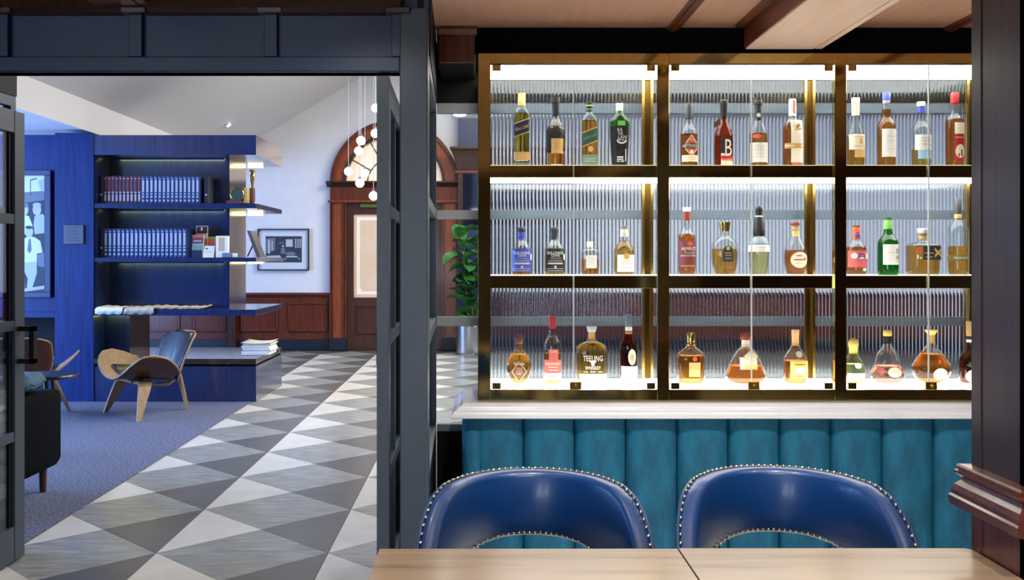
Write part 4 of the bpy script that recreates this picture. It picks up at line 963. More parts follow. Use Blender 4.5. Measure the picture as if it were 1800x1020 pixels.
bottle('dark brown bottle with slate cap and cream oval and square labels', 1105, 3, [(673, 15), (610, 15.4), (603, 14.4), (597, 10.5), (589, 6.8), (578, 5.8)], 592, 'glass_brown', 'brown', [([(575, 6), (554, 6.2), (553, 5.6)], 'slate'), ([(584, 6.2), (575, 6)], 'white')],
       [('rect', -6, 6, 584, 587, 'goldp'), ('oval', 4, 627, 7, 14, 'cream'), ('oval', 4, 628, 4, 6, 'tan'), ('rect', -14, 14.5, 643, 673, 'white'), *lines(-9, 10, (650, 656, 663), 'grey', 0.7)])
bottle('stout amber bottle with gold cap and small gilt label', 1214.5, 3, [(673, 22), (664, 24.4), (632, 25), (624, 24), (616, 17), (610, 9), (605, 6.6), (598, 6)], 625, 'glass_clear', 'dark_amber', [([(608, 7.6), (606, 7.8), (605, 6.4), (601, 6.4), (600, 7.4), (586, 7.4), (585, 6.8)], 'brass_gold')],
       [('rect', -7, 13, 636, 661, 'goldp'), ('rect', -6, 12, 637, 660, 'tan'), *lines(-4, 10, (641, 645, 648), 'goldp', 0.8), ('oval', 3, 630, 4, 4, 'orange')], 2.6, 0.75)
bottle('cone shaped decanter with brown stopper and folded cream card', 1311, 3, [(673, 27), (667, 34.5), (660, 36), (648, 31.5), (630, 24), (616, 16), (611, 8.5), (602, 7)], 643, 'glass_clear', 'red_amber', [([(610, 7.6), (598, 7.2)], 'cream'), ([(598, 8.6), (597, 9.4), (588, 9.2), (586, 8)], 'burnt')],
       [('rect', -15, 15, 627, 648, 'cream'), ('diamond', 5, 625, 14, 12, 'yellow'), ('diamond', 5, 625, 12.5, 10.6, 'cream'), ('rect', -7, 14, 640, 648, 'yellow')], 2.3, 0.7)
bottle('round bottle with tan capsule and yellow label above rosy liquid', 1398, 3, [(673, 19), (665, 21), (640, 21.4), (630, 20), (618, 13), (609, 7), (598, 5.8)], 634, 'glass_clear', 'dark_amber', [([(608, 6.4), (590, 6.2), (589, 6.8), (580, 6.6)], 'tan')],
       [('oval', 2, 622, 5.6, 5.4, 'cream'), ('rect', -14, 19.5, 633, 664, 'goldp'), ('rect', -13, 18.5, 634, 663, 'yellow'), *lines(-7, 12, (638.5,), 'burnt', 1.4), ('oval', 2.5, 650, 9, 6, 'cream'), *lines(-6, 11, (659,), 'burnt', 0.8)])
bottle('clear round bottle with cream ball stopper beside the brass post', 1500, 3, [(673, 16), (664, 19), (648, 19.4), (636, 16), (627, 9.5), (620, 7.4)], 640, 'glass_olive', 'clear_liq', [([(622, 7.2), (611, 7.6), (609, 8.4), (606, 8.9), (601, 8.6), (597, 6.2), (595, 3)], 'yellow')],
       [('rect', -15, 17, 655, 670, 'cream'), ('rect', -9, 17, 664, 670, 'yellow'), ('oval', 3, 642, 6, 5, 'white')], 2.5, 0.85)
bottle('flared bottle with gold topped black neck and oval label among vines', 1560, 3, [(674, 22), (669, 27), (660, 29.2), (652, 27.5), (644, 22), (632, 20.5), (622, 17.5), (611, 9.5), (604, 7), (596, 6.2)], 643, 'glass_clear', 'rose', [([(604, 6.8), (591, 6.6)], 'black'), ([(591, 6.8), (590, 7.4), (582, 7.2), (581, 6.4)], 'yellow')],
       [('diamond', -7, 648, 6, 3.4, 'char'), ('diamond', -9, 657, 6, 3, 'char'), ('diamond', 18, 656, 5, 3, 'char'), ('diamond', 4, 662.5, 6, 2, 'char'), ('diamond', -17, 651, 6, 6, 'pink'), ('diamond', 20, 649, 5, 6, 'pink'), ('oval', 5, 653, 13, 9, 'goldp'), ('oval', 5, 653, 11.8, 8, 'cream'), *lines(-1, 11, (652,), 'tan', 0.8)], 2.4, 0.75)
bottle('onion shaped decanter of ribbed amber glass with flared gold stopper', 1637, 3, [(673, 16), (668, 24), (658, 31), (648, 33.2), (638, 30), (626, 21), (614, 12), (605, 7), (598, 6)], 622, 'glass_clear', 'dark_amber', [([(604, 6.4), (589, 6.2)], 'tan'), ([(589, 6.4), (586, 7.4), (583, 10.4), (580, 10.8)], 'yellow')],
       [('oval', 1, 616, 4.6, 5.4, 'ltblue'), ('oval', 6.5, 656, 12.4, 10.5, 'cream'), *lines(1, 12, (652, 655), 'tan', 0.8), ('oval', 6, 635, 2.6, 4, 'orange')], 2.2, 0.7, facet=16)
bottle('dark ruby bottle with tan cap half hidden by the column', 1706, 3, [(673, 18), (660, 19.4), (640, 20.4), (628, 19), (620, 12), (616, 7.4), (600, 6.6)], 603, 'glass_clear', 'brown', [([(591, 7.2), (566, 7.6), (565, 7)], 'tan'), ([(597, 6.9), (591, 7)], 'black'), ([(602, 6.9), (597, 6.8)], 'white')],
       [('oval', -2, 660, 13, 12, 'white'), ('oval', -2, 660, 11, 10, 'grey'), ('diamond', -8, 641, 7, 4, 'char')])
# ================================================================== LOUNGE: BOOKCASE
BY0, BY1 = 9.72, 10.98
BK_X0, BK_X1, BK_XR, SX1 = X_(97, BY0), X_(165, BY0), -2.554, X_(450, BY0)
BF = 10.10                                                     # front of the core wall
ZTOP0, ZTOP1 = Z_(272.3, BY0), Z_(237.5, BY0)
SHV = [(Z_(366, BY0), Z_(357.5, BY0)), (Z_(460.5, BY0), Z_(453, BY0)), (Z_(555, BY0), Z_(544.5, BY0))]
ZPL = Z_(631, BY0)
bkc = thing('bookcase', 'blue timber bookcase with lit shelves and marble topped plinth', 'bookcase', ((BK_X0 + SX1) / 2, (BY0 + BY1) / 2, 0))
b = B(); b.box(BK_X0, BK_X1, BY0 - 0.01, BY1, 0.0, ZTOP1 + 0.02); part('side_column', b, 'blue_timber', bkc)
b = B(); b.box(BK_X1, SX1, BY0, BY1, ZTOP0, ZTOP1); part('top_box', b, 'blue_timber_dark', bkc)
b = B(); b.box(BK_X1, BK_XR, BF, 10.8, SHV[2][1], ZTOP0); part('core_wall', b, 'blue_timber_dark', bkc)
b = B(); b.box(BK_X1, BK_X1 + 0.012, BY0 + 0.02, BF, SHV[2][1], ZTOP0); part('side_lining', b, 'blue_timber_dark', bkc)
for z0, z1 in SHV:
    b = B(); b.box(BK_X1, SX1, BY0, BY1, z0, z1, 0.002); part('shelf', b, 'blue_timber_dark', bkc)
b = B(); b.box(BK_X1, -3.53, 10.0, 10.6, ZPL, SHV[2][0]); part('lower_support', b, 'blue_timber_dark', bkc)
b = B(); b.box(BK_X1, SX1, BY0 + 0.006, BY1 - 0.006, 0.0, ZPL - 0.075); part('plinth', b, 'blue_timber_dark', bkc)
b = B(); b.box(BK_X1, SX1 - 0.01, BY0 + 0.02, BY1 - 0.02, ZPL - 0.075, ZPL - 0.055); part('shadow_gap', b, 'gap_black', bkc)
b = B(); b.box(BK_X1, SX1, BY0 - 0.004, BY1, ZPL - 0.055, ZPL, 0.003); part('marble_top', b, 'marble_dark', bkc, label='dark veined marble top')
# LED strips under the shelves
for zz in (ZTOP0, SHV[0][0], SHV[1][0]):
    b = B(); b.box(BK_X1 + 0.12, BK_XR - 0.06, BF - 0.035, BF - 0.015, zz - 0.008, zz); part('led_strip', b, 'led_yellow', bkc)
    b = B(); b.box(BK_X1 + 0.10, BK_XR - 0.04, BF - 0.055, BF - 0.045, zz - 0.016, zz); part('led_pelmet', b, 'blue_timber_dark', bkc)
    b = B(); b.box(BK_XR + 0.01, -2.38, 10.84, 10.86, zz - 0.024, zz - 0.001); part('led_strip', b, 'led_end', bkc)
b = B(); b.box(BK_X1 + 0.03, -3.2, 9.95, 9.97, SHV[2][0] - 0.008, SHV[2][0]); part('led_strip', b, 'led_yellow', bkc)
# ---- blue panelled wall to the left with a niche
b = B(); LX = -6.4
nz0, nz1 = Z_(645, 9.8), Z_(553, 9.8)
b.box(LX, BK_X0, 9.78, 9.88, nz1, ZTOP1 + 0.01); b.box(LX, BK_X0, 9.78, 10.3, 0.0, nz0 - 0.06); b.box(LX, BK_X0, 10.24, 10.3, nz0, nz1)
wp = struct('wall_panelled', b, 'blue_timber', 'blue timber panelled wall with a niche beside the bookcase', 'wall')
b = B(); b.box(LX, BK_X0, 10.225, 10.239, nz0, nz1 - 0.03); part('niche_shade_sheet', b, 'soft_black', wp)  # black sheet standing in for the shade inside the niche
b = B(); b.box(LX, BK_X0, 9.76, 10.24, nz0 - 0.06, nz0, 0.003); part('niche_shelf', b, 'blue_timber_dark', wp)
b = B(); b.box(LX, BK_X0, 9.76, 9.885, nz1 - 0.03, nz1 + 0.03, 0.003); part('niche_head', b, 'blue_timber', wp)
# small white figurines in the niche
def figurine(px, lab, s=1.0):
    x = X_(px, 9.86); z = nz0
    t = thing('figurine', lab, 'figurine', (x, 9.86, z))
    b = B(); b.lathe([(0.030 * s, 0), (0.034 * s, 0.01), (0.030 * s, 0.025), (0.036 * s, 0.06), (0.028 * s, 0.09), (0.012 * s, 0.105)], (0, 0, 0), 14); part('body', b, 'figurine', t, True, local=True)
    b = B(); b.ball((0.008, -0.01, 0.122 * s), 0.026 * s, 1.1, 1, 0.9, 12, 8); b.ball((0.036 * s, -0.012, 0.118 * s), 0.010 * s, 1.4, 0.8, 0.8, 8, 6); part('head', b, 'figurine', t, True, local=True)
for px, s_ in ((74.5, 0.6), (83, 0.66), (92, 0.66)):
    figurine(px, 'small white figurine standing in the blue niche', s_)
for o in bpy.data.objects:
    if o.name.startswith('figurine') and o.parent is None: o['group'] = 'figurines in the blue niche'
# ---- framed portrait photograph and plaque
fy = 9.775
fr = thing('picture_frame', 'tall dark framed black and white photograph of men in white shirts', 'picture', (X_(38, fy), fy, Z_(523, fy)))
fx0, fx1, fz0, fz1 = -4.93, X_(92, fy), Z_(523, fy), Z_(300, fy)
for a0, a1, c0, c1 in ((fx0, fx1, fz1 - 0.05, fz1), (fx0, fx1, fz0, fz0 + 0.05), (fx0, fx0 + 0.05, fz0 + 0.05, fz1 - 0.05), (fx1 - 0.05, fx1, fz0 + 0.05, fz1 - 0.05)):
    b = B(); b.box(a0, a1, fy - 0.045, fy + 0.004, c0, c1, 0.004); part('frame_bar', b, 'frame_navy', fr)
for k_, c_ in (('ph_white', (236, 238, 242)), ('ph_light', (196, 200, 210)), ('ph_mid', (120, 124, 136)), ('ph_dark', (52, 56, 70)), ('ph_skin', (206, 204, 208))): mat(k_, c_, 0.5)
b = B(); b.box(fx0 + 0.05, fx1 - 0.05, fy - 0.012, fy, fz0 + 0.05, fz1 - 0.05); pr = part('photo_print', b, 'ph_dark', fr)
def pp(m, pts, k):
    bb = B(); bb.poly([Vector((X_(x, fy), fy - 0.012 - 0.0006 * k, Z_(y, fy))) for x, y in pts]); part('photo_tone', bb, m, pr)
def ell(x, y, rx, ry, n=20): return [(x + rx * math.cos(2 * PI * i / n), y + ry * math.sin(2 * PI * i / n)) for i in range(n)]
pp('ph_white', [(20, 309), (79, 309), (79, 336), (20, 340)], 1)
pp('ph_mid', [(20, 340), (79, 337), (79, 352), (20, 360)], 1)
pp('ph_light', [(68, 318), (79, 314), (79, 338), (72, 334)], 2)
pp('ph_dark', [(54, 316), (55.2, 316), (55.2, 345), (54, 345)], 2)
pp('ph_dark', [(54, 316), (66, 313), (66, 315), (54, 318)], 2)
pp('ph_white', [(30, 392), (38, 378), (52, 380), (58, 396), (58, 412), (30, 412)], 2)
pp('ph_light', [(60, 394), (62, 380), (76, 376), (79, 380), (79, 410), (62, 412)], 2)
pp('ph_skin', ell(44, 369, 7, 11), 3); pp('ph_skin', ell(66, 369, 7.5, 10), 3)
pp('ph_mid', ell(44, 361, 7.5, 4.5), 4); pp('ph_light', ell(66, 361, 7.5, 4.5), 4)
pp('ph_white', [(36, 450), (40, 422), (50, 416), (62, 417), (72, 424), (76, 444), (66, 446), (66, 460), (40, 462), (34, 452)], 4)
pp('ph_skin', ell(52.5, 408, 7, 10), 5); pp('ph_dark', ell(52, 400, 6.5, 3), 6)
pp('ph_mid', [(52, 420), (55, 420), (57, 440), (53, 446), (49, 440)], 5)
pp('ph_light', [(42, 458), (66, 458), (66, 480), (60, 500), (56, 512), (48, 508), (50, 490), (44, 478)], 3)
pp('ph_mid', [(66, 448), (79, 444), (79, 470), (68, 468)], 3)
pp('ph_mid', [(30, 486), (44, 480), (46, 508), (30, 512)], 3)
pp('ph_light', [(40, 508), (79, 502), (79, 508), (44, 513)], 4)
b = B(); b.box(fx0 + 0.05, fx1 - 0.05, fy - 0.03, fy - 0.027, fz0 + 0.05, fz1 - 0.05); part('glazing', b, 'clear_pane', fr)
pl = thing('wall_plaque', 'small grey metal plaque with engraved lines on the blue timber', 'plaque', (X_(130, 9.705), 9.705, Z_(429, 9.7)))
b = B(); b.box(X_(113, 9.7), X_(147, 9.7), 9.688, 9.7095, Z_(429, 9.7), Z_(396, 9.7), 0.003); part('plate', b, 'plaque_grey', pl)
b = B()
for i in range(7): b.box(X_(117, 9.7), X_(143 - 3 * (i % 3), 9.7), 9.6865, 9.6878, Z_(424 - 4 * i, 9.7), Z_(424 - 4 * i, 9.7) + 0.006)
q = part('engraving', b, 'lb_char', pl); q['kind'] = 'stuff'

# ---- books
def book_me(name, w, h, d, cov, marks):
    bb = B(); n = 6
    pts = [(-w / 2, d), (-w / 2, 0.006)] + [(-w / 2 * math.cos(PI * i / n), 0.006 - 0.007 * math.sin(PI * i / n)) for i in range(1, n)] + [(w / 2, 0.006), (w / 2, d)]
    bb.prism(pts, 0, h, 'z'); cover = mesh_of(bb, name, cov, 40)
    bb = B(); bb.box(-w / 2 + 0.003, w / 2 - 0.003, 0.01, d + 0.001, h - 0.004, h + 0.0005); pages = mesh_of(bb, 'page_block', 'paper', False)
    bb = B()
    for z0, z1 in marks: bb.box(-w * 0.24, w * 0.24, -0.0022, 0.0, z0 * h, z1 * h)
    return cover, pages, mesh_of(bb, 'spine_titles', 'spine_mark', False)
def put_book(mes, x, y, z, label, group, rz=0.0, sc=1.0):
    t = thing('bound_volume', label, 'book', (x, y, z), rz, group); t.scale = (1, 1, sc)
    for nm, me in zip(('cover', 'page_block', 'spine_titles'), mes):
        o = link(nm, me, t)
        if nm == 'spine_titles': o['kind'] = 'stuff'
    return t
MARK_A = [(0.90, 0.93), (0.42, 0.86), (0.33, 0.38), (0.22, 0.29), (0.08, 0.15)]
zb1, zb2 = SHV[0][1] + 0.0008, SHV[1][1] + 0.0008      # a hair above the shelf boards
hb1 = (Z_(309.5, 9.82) - zb1); hb2 = (Z_(402, 9.82) - zb2)
red = book_me('cover', 0.036, hb1, 0.2, 'maroon_cover', [(0.90, 0.93), (0.38, 0.44), (0.10, 0.34)])
blu = book_me('cover', 0.040, hb1, 0.2, 'blue_cover', MARK_A)
blu2 = book_me('cover', 0.0415, hb2, 0.2, 'blue_cover', MARK_A)
drk = book_me('cover', 0.040, hb1, 0.2, 'dark_cover', [(0.3, 0.36)])
x = X_(175, 9.82)
drkv = put_book(drk, x + 0.018, 9.82, zb1, 'dark bound volume at the column end of the upper book row', None); drkv.pop('group', None)
x += 0.0385
for i in range(10):
    put_book(red, x + 0.0185, 9.82, zb1, 'maroon bound volume with silver spine titles on the upper shelf', 'maroon volumes on the upper shelf', 0, random.uniform(0.985, 1.01)); x += 0.0372
for i in range(14):
    put_book(blu, x + 0.0205, 9.82, zb1, 'blue bound volume with silver spine titles beside the maroon ones', 'blue volumes on the upper shelf', 0, random.uniform(0.985, 1.0)); x += 0.0412
o = put_book(drk, x + 0.055, 9.85, zb1, 'plain dark volume standing apart at the end of the upper row', None); o.pop('group', None)
x = X_(174.5, 9.82)
o = put_book(drk, x + 0.02, 9.82, zb2, 'dark bound volume at the column end of the middle book row', None, 0, hb2 / hb1); o.pop('group', None); x += 0.042
for i in range(19):
    put_book(blu2, x + 0.0215, 9.82, zb2, 'blue bound volume with silver spine titles on the middle shelf', 'blue volumes on the middle shelf', 0, random.uniform(0.985, 1.0)); x += 0.0432
# ---- leaflets, paperbacks and small things on the middle shelf
def card(name, label, cat, x0, x1, y0, y1, Y, m, tones, th=0.02, lean=0.12):
    """upright printed booklet leaning back; tones are blocks of print in pixels"""
    zb = SHV[1][1] + 0.0008; t = thing(name, label, cat, (X_((x0 + x1) / 2, Y), Y, zb)); h = Z_(y0, Y) - zb; w = (X_(x1, Y) - X_(x0, Y)) / 2
    def pt(u, v, o): return Vector((u * w, lean * v * h - o, v * h))
    b = B(); b.loft([[pt(-1, v, th), pt(1, v, th), pt(1, v, 0), pt(-1, v, 0)] for v in (0, 1)]); part('booklet', b, m, t, local=True)
    for k, (u0, u1, v0, v1, mm) in enumerate(tones):
        b = B(); b.poly([pt(u0, v0, th + 0.001 + 0.0005 * k), pt(u1, v0, th + 0.001 + 0.0005 * k), pt(u1, v1, th + 0.001 + 0.0005 * k), pt(u0, v1, th + 0.001 + 0.0005 * k)]); part('printed_block', b, mm, t, local=True)
    return t
card('brochure', 'tall brochure with a brown picture behind the purple booklet', 'brochure', 344, 364.5, 397, 451, 9.97, 'lb_cream', [(-0.9, 0.9, 0.76, 0.98, 'lb_brownp'), (-0.2, 0.15, 0.84, 0.95, 'lb_white'), (0.3, 1, 0.0, 0.6, 'lb_tan')])
card('booklet', 'purple and green booklet with an orange heading', 'booklet', 338, 357.5, 413, 451, 9.86, 'lb_white', [(-1, 1, 0.88, 1, 'lb_orange'), (-1, 1, 0.60, 0.88, 'lb_purple'), (-0.8, 0.7, 0.70, 0.76, 'lb_grey'), (-1, 1, 0.34, 0.58, 'lb_sage'), (-1, 0.9, 0.0, 0.33, 'lb_navy')])
card('booklet', 'orange booklet with a green top strip', 'booklet', 365, 381.5, 416, 451, 9.93, 'lb_orange', [(-0.9, 0.9, 0.9, 1.0, 'lb_ltgreen'), (-0.8, 0.8, 0.55, 0.6, 'lb_red'), (-1, 1, 0.0, 0.25, 'lb_olivep')])
card('card_holder', 'white printed card leaning before the orange booklet', 'card', 357, 376, 432, 451, 9.83, 'lb_cream', [(-0.7, -0.2, 0.7, 0.8, 'lb_char'), (-0.7, 0.6, 0.5, 0.54, 'lb_grey'), (-0.7, 0.4, 0.38, 0.42, 'lb_grey')], 0.008, 0.4)
card('brochure', 'stack of pale brochures with a faded picture beside the blue box', 'brochure', 382, 403, 415, 451, 9.88, 'paper_white', [(-0.55, 0.45, 0.3, 0.92, 'lb_tan'), (-0.3, 0.25, 0.4, 0.75, 'lb_grey')], 0.06, 0.05)
bx = thing('pencil_box', 'small blue box with a cream end on the middle shelf', 'box', (X_(404, 9.8), 9.8, zb2))
b = B(); b.box(X_(392, 9.8), X_(409, 9.8), 9.76, 9.82, zb2, zb2 + 0.046, 0.003); part('box_body', b, 'lb_slate', bx)
b = B(); b.box(X_(409, 9.8), X_(417, 9.8), 9.765, 9.815, zb2 + 0.003, zb2 + 0.043, 0.004); part('box_end', b, 'lb_cream', bx)
# easel photo frame at the open end
ez = thing('easel_frame', 'silver easel photo frame seen edge on at the shelf end', 'photo frame', (X_(449, 10.1), 10.1, zb2))
def ep(px, py, Y): return P(px, py, Y)
b = B(); pa, pc = ep(440.5, 406, 10.2), ep(458, 452.4, 10.2)
b.loft([[pc + Vector((dx, dy, 0)) for dx, dy in ((-0.018, -0.09), (0.018, -0.09), (0.018, 0.16), (-0.018, 0.16))], [pa + Vector((dx, dy, 0)) for dx, dy in ((-0.018, -0.09), (0.018, -0.09), (0.018, 0.16), (-0.018, 0.16))]]); part('frame_body', b, 'steel', ez)
b = B(); b.tube([ep(448, 424, 10.2), ep(435, 451.2, 10.2)], 0.007, 8); part('easel_leg', b, 'frame_black', ez)
# trophy plate, gold trophy and small books on the upper shelf end
tp = thing('award_plate', 'round green award plate in a square stand on the upper shelf', 'plate', (X_(417, 9.95), 9.95, zb1))
c0 = P(417, 342, 9.95)
b = B(); b.box(X_(405, 10), X_(429, 10), 9.98, 10.0, zb1, Z_(328, 10), 0.003); part('stand_back', b, 'lb_olivep', tp)
b = B(); b.tube([(c0.x, 9.975, c0.z), (c0.x, 9.945, c0.z)], 0.066, 32); part('plate_disc', b, 'lb_greenp', tp, 40)
b = B(); ring = [(c0.x + 0.067 * math.cos(2 * PI * i / 32), 9.945, c0.z + 0.067 * math.sin(2 * PI * i / 32)) for i in range(33)]; b.tube(ring, 0.006, 8, False); part('plate_rim', b, 'brass_gold', tp, True)
b = B(); b.box(X_(400, 9.85), X_(425, 9.85), 9.80, 9.92, zb1, zb1 + 0.03, 0.003); single('small_book', b, 'lb_purple', 'flat purple book lying before the award plate', 'book')
b = B(); b.loft([[P(x, y, Y) for x, y, Y in ((427, 356.4, 9.8), (437, 353, 9.8), (437, 353, 9.92), (427, 356.4, 9.92))], [P(x, y, Y) for x, y, Y in ((427, 354.2, 9.8), (437, 350.6, 9.8), (437, 350.6, 9.92), (427, 354.2, 9.92))]])
single('small_book', b, 'lb_tan', 'thin tan book leaning beside the purple book', 'book')
for k, (px, m_, l_) in enumerate(((433, 'lb_tan', 'tan box file standing beside the award plate'), (438, 'lb_yellow', 'narrow yellow box file between tan and brown files'), (444, 'lb_brownp', 'brown box file at the open end of the upper shelf'))):
    b = B(); b.box(X_(px - 2.6, 10.0), X_(px + 2.6, 10.0), 9.95, 10.05, zb1, Z_(331, 10), 0.003); single('box_file', b, m_, l_, 'file')
tr = thing('trophy', 'tall slim gold trophy under the lit top of the bookcase', 'trophy', (X_(444, 10.3), 10.3, zb1))
b = B(); H_ = Z_(299, 10.3) - zb1; b.lathe([(0.045, 0.0), (0.045, 0.03), (0.02, 0.05), (0.016, H_ * 0.35), (0.012, H_ * 0.5), (0.014, H_ * 0.6), (0.022, H_ * 0.72), (0.024, H_ * 0.85), (0.014, H_ * 0.93)], (0, 0, 0), 16); part('trophy_body', b, 'brass_gold', tr, True, local=True)
b = B(); b.lathe([(0.014, H_ * 0.93), (0.03, H_ * 0.96), (0.03, H_)], (0, 0, 0), 16); part('trophy_top', b, 'brass_gold', tr, True, local=True)
# ---- newspapers on the desk shelf, paper stack on the plinth
zd = SHV[2][1] + 0.0008
def newspaper(x0, x1, label, m, drape, seed):
    rnd = random.Random(seed); a_, c_ = X_(x0, 9.8), X_(x1, 9.8); ph = rnd.random() * 6
    def f(k):
        def g(u, v):
            x = a_ + (c_ - a_) * u; y = 9.715 + 0.30 * (v - 0.12) if drape else 9.735 + 0.28 * v
            z = zd + 0.007 + k * 0.006 + 0.010 * (0.5 + 0.5 * math.sin(5 * u + ph)) * v + 0.007 * math.sin(9 * u + ph) ** 2
            if drape and v < 0.125:
                q = 1 - v / 0.12; y = 9.715 - 0.018 * min(1, q * 3) - 0.005 * k; z = z - 0.055 * max(0, q - 0.3) / 0.7
            return (x + 0.01 * k, y, z)
        return g
    t = thing('newspaper', label, 'newspaper', ((a_ + c_) / 2, 9.85, zd))
    for k in range(3):
        b = B(); b.grid(f(k), 24, 14); o = part('folded_sheet', b, m, t, True)
        md = o.modifiers.new('thickness', 'SOLIDIFY'); md.thickness = 0.004
newspaper(174, 219, 'folded newspaper draped over the desk edge beside the blue column', 'paper_white', True, 3)
newspaper(223.5, 273, 'folded newspaper with printed page draped over the desk edge', 'newsprint', True, 5)
newspaper(276, 325, 'flat newspaper lying on the desk shelf', 'newsprint', False, 8)
newspaper(326, 360, 'rumpled newspaper at the end of the newspaper row', 'newsprint', False, 12)
sy = 10.25; zs = ZPL + 0.0008
stk = thing('paper_stack', 'stack of pale newspapers on the marble topped plinth', 'papers', (X_(458, sy), sy, zs))
z = zs; rn = random.Random(4)
for i in range(9):
    dx, dy, h_ = rn.uniform(-0.012, 0.012), rn.uniform(-0.012, 0.012), 0.012
    b = B(); b.box(X_(432, sy) + dx, X_(480, sy) + dx, sy - 0.16 + dy, sy + 0.2 + dy, z, z + h_, 0.002); part('newspaper_fold', b, 'paper' if i > 6 else 'paper_white', stk); z += h_ + 0.0005
b = B(); b.grid(lambda u, v: (X_(430, sy) + (X_(482, sy) - X_(430, sy)) * u, sy - 0.17 + 0.38 * v, z + 0.002 + 0.018 * abs(2 * u - 1) ** 2 * (0.4 + 0.6 * v)), 14, 8); o = part('top_sheet', b, 'paper', stk, True)
o.modifiers.new('thickness', 'SOLIDIFY').thickness = 0.003
b = B(); b.grid(lambda u, v: (X_(205, 10.0) + 0.25 * u, 9.75 + 0.21 * v, ZPL + 0.005 + 0.012 * math.sin(4 * u + 2 * v) ** 2), 12, 8)
o = single('magazine', b, 'newsprint', 'open magazine lying on the marble plinth below the desk', 'magazine', True); o.modifiers.new('thickness', 'SOLIDIFY').thickness = 0.005

# ================================================================== SHELL LOUNGE CHAIRS (local: +X is forward)
def shell_chair(label, x, y, rz):
    t = thing('shell_chair', label, 'chair', (x, y, 0), rz, 'three legged shell chairs in the lounge')
    HW = 0.46
    def seat(u, v, off=0.0, k=1.0):
        """v across, u along depth"""
        vv = (v * 2 - 1) * k; uu = (u * 2 - 1)
        half = (0.29 * (1 - abs(vv) ** 2.6) ** 0.5 + 0.004) * (k if k < 1 else 1)
        cx = 0.10 + 0.09 * vv * vv
        xx = cx + uu * half
        zz = 0.335 + 0.225 * abs(vv) ** 1.9 + 0.10 * (xx - 0.10) + 0.35 * max(0, -(xx + 0.02)) ** 2 - 0.30 * max(0, xx - 0.26) ** 1.5
        return Vector((xx, vv * HW * (1 - 0.04 * vv * vv), zz + off))
    def slab(fn, th, nu, nv, nm, m, par=None):
        bb = B(); bb.grid(lambda u, v: fn(u, v), nu, nv); o = part(nm, bb, m, par or t, True, local=True)
        md = o.modifiers.new('thickness', 'SOLIDIFY'); md.thickness = th; md.offset = 0; return o
    so = slab(lambda u, v: seat(u, v), 0.014, 20, 44, 'seat_shell', 'oak_pale')
    slab(lambda u, v: seat(u, v, 0.017, 0.56) * 1.0, 0.02, 20, 44, 'seat_pad', 'leather_black', so)
    slab(lambda u, v: seat(u, v, -0.0105, 0.985), 0.004, 20, 44, 'seat_underside', 'walnut', so)
    def back(u, v, off=0.0, k=1.0):
        """v up, u across"""
        w = (u * 2 - 1); vv = 0.5 + (v - 0.5) * k
        hwid = (0.19 + 0.085 * math.sin(min(1, vv / 0.62) * PI / 2)) * (1 if vv < 0.80 else math.sqrt(max(0.0, 1 - ((vv - 0.80) / 0.205) ** 3.2))) * k
        s_ = vv
        xx = -0.16 - 0.13 * s_ - 0.06 * s_ * s_ + 0.09 * (w * hwid / 0.27) ** 2 - 0.02
        zz = 0.30 + 0.43 * s_
        return Vector((xx + off * 0.85, w * hwid, zz + off * 0.5))
    bo = slab(lambda u, v: back(u, v), 0.014, 24, 26, 'back_shell', 'walnut')
    slab(lambda u, v: back(u, v, 0.017, 0.95), 0.018, 24, 26, 'back_pad', 'leather_black', bo)
    bb = B(); n = 26
    edge = [back(0, i / n) for i in range(n + 1)] + [back(1, i / n) for i in range(n, -1, -1)]
    bb.tube(edge, 0.0085, 6); part('shell_edge', bb, 'oak_pale', bo, True, local=True)
    def ply(path, widths, th, m, nm):
        """bent ply strip: path points, widths across, thickness"""
        bb = B(); rings = []
        for i, (p, w) in enumerate(zip(path, widths)):
            p = Vector(p); d = (Vector(path[min(i + 1, len(path) - 1)]) - Vector(path[max(i - 1, 0)])).normalized()
            side = Vector((1, 0, 0)) if nm == 'front_leg' else Vector((0, 1, 0)); n_ = d.cross(side).normalized()
            rings.append([p + side * w / 2 + n_ * th / 2, p - side * w / 2 + n_ * th / 2, p - side * w / 2 - n_ * th / 2, p + side * w / 2 - n_ * th / 2])
        bb.loft(rings); part(nm, bb, m, t, 40, local=True)
    for s_ in (-1, 1):
        ply([(0.13, s_ * 0.02, 0.300), (0.15, s_ * 0.12, 0.312), (0.17, s_ * 0.195, 0.318), (0.185, s_ * 0.232, 0.300), (0.20, s_ * 0.25, 0.262), (0.25, s_ * 0.30, 0.13), (0.295, s_ * 0.345, 0.0)], [0.13, 0.13, 0.125, 0.12, 0.112, 0.072, 0.034], 0.022, 'oak_pale', 'front_leg')
    ply([(0.16, 0, 0.292), (-0.02, 0, 0.262), (-0.13, 0, 0.262), (-0.185, 0, 0.30), (-0.215, 0, 0.36), (-0.235, 0, 0.362), (-0.255, 0, 0.32), (-0.30, 0, 0.15), (-0.335, 0, 0.0)], [0.12, 0.11, 0.10, 0.09, 0.085, 0.08, 0.07, 0.05, 0.034], 0.022, 'oak_pale', 'rear_leg')
    return t
shell_chair('wooden shell chair with black leather pads in front of the bookcase plinth', -2.96, 8.98, math.atan2(-0.69, -0.72))
shell_chair('wooden shell chair turned to the niche beside the dark side table', -4.02, 8.72, math.radians(104))

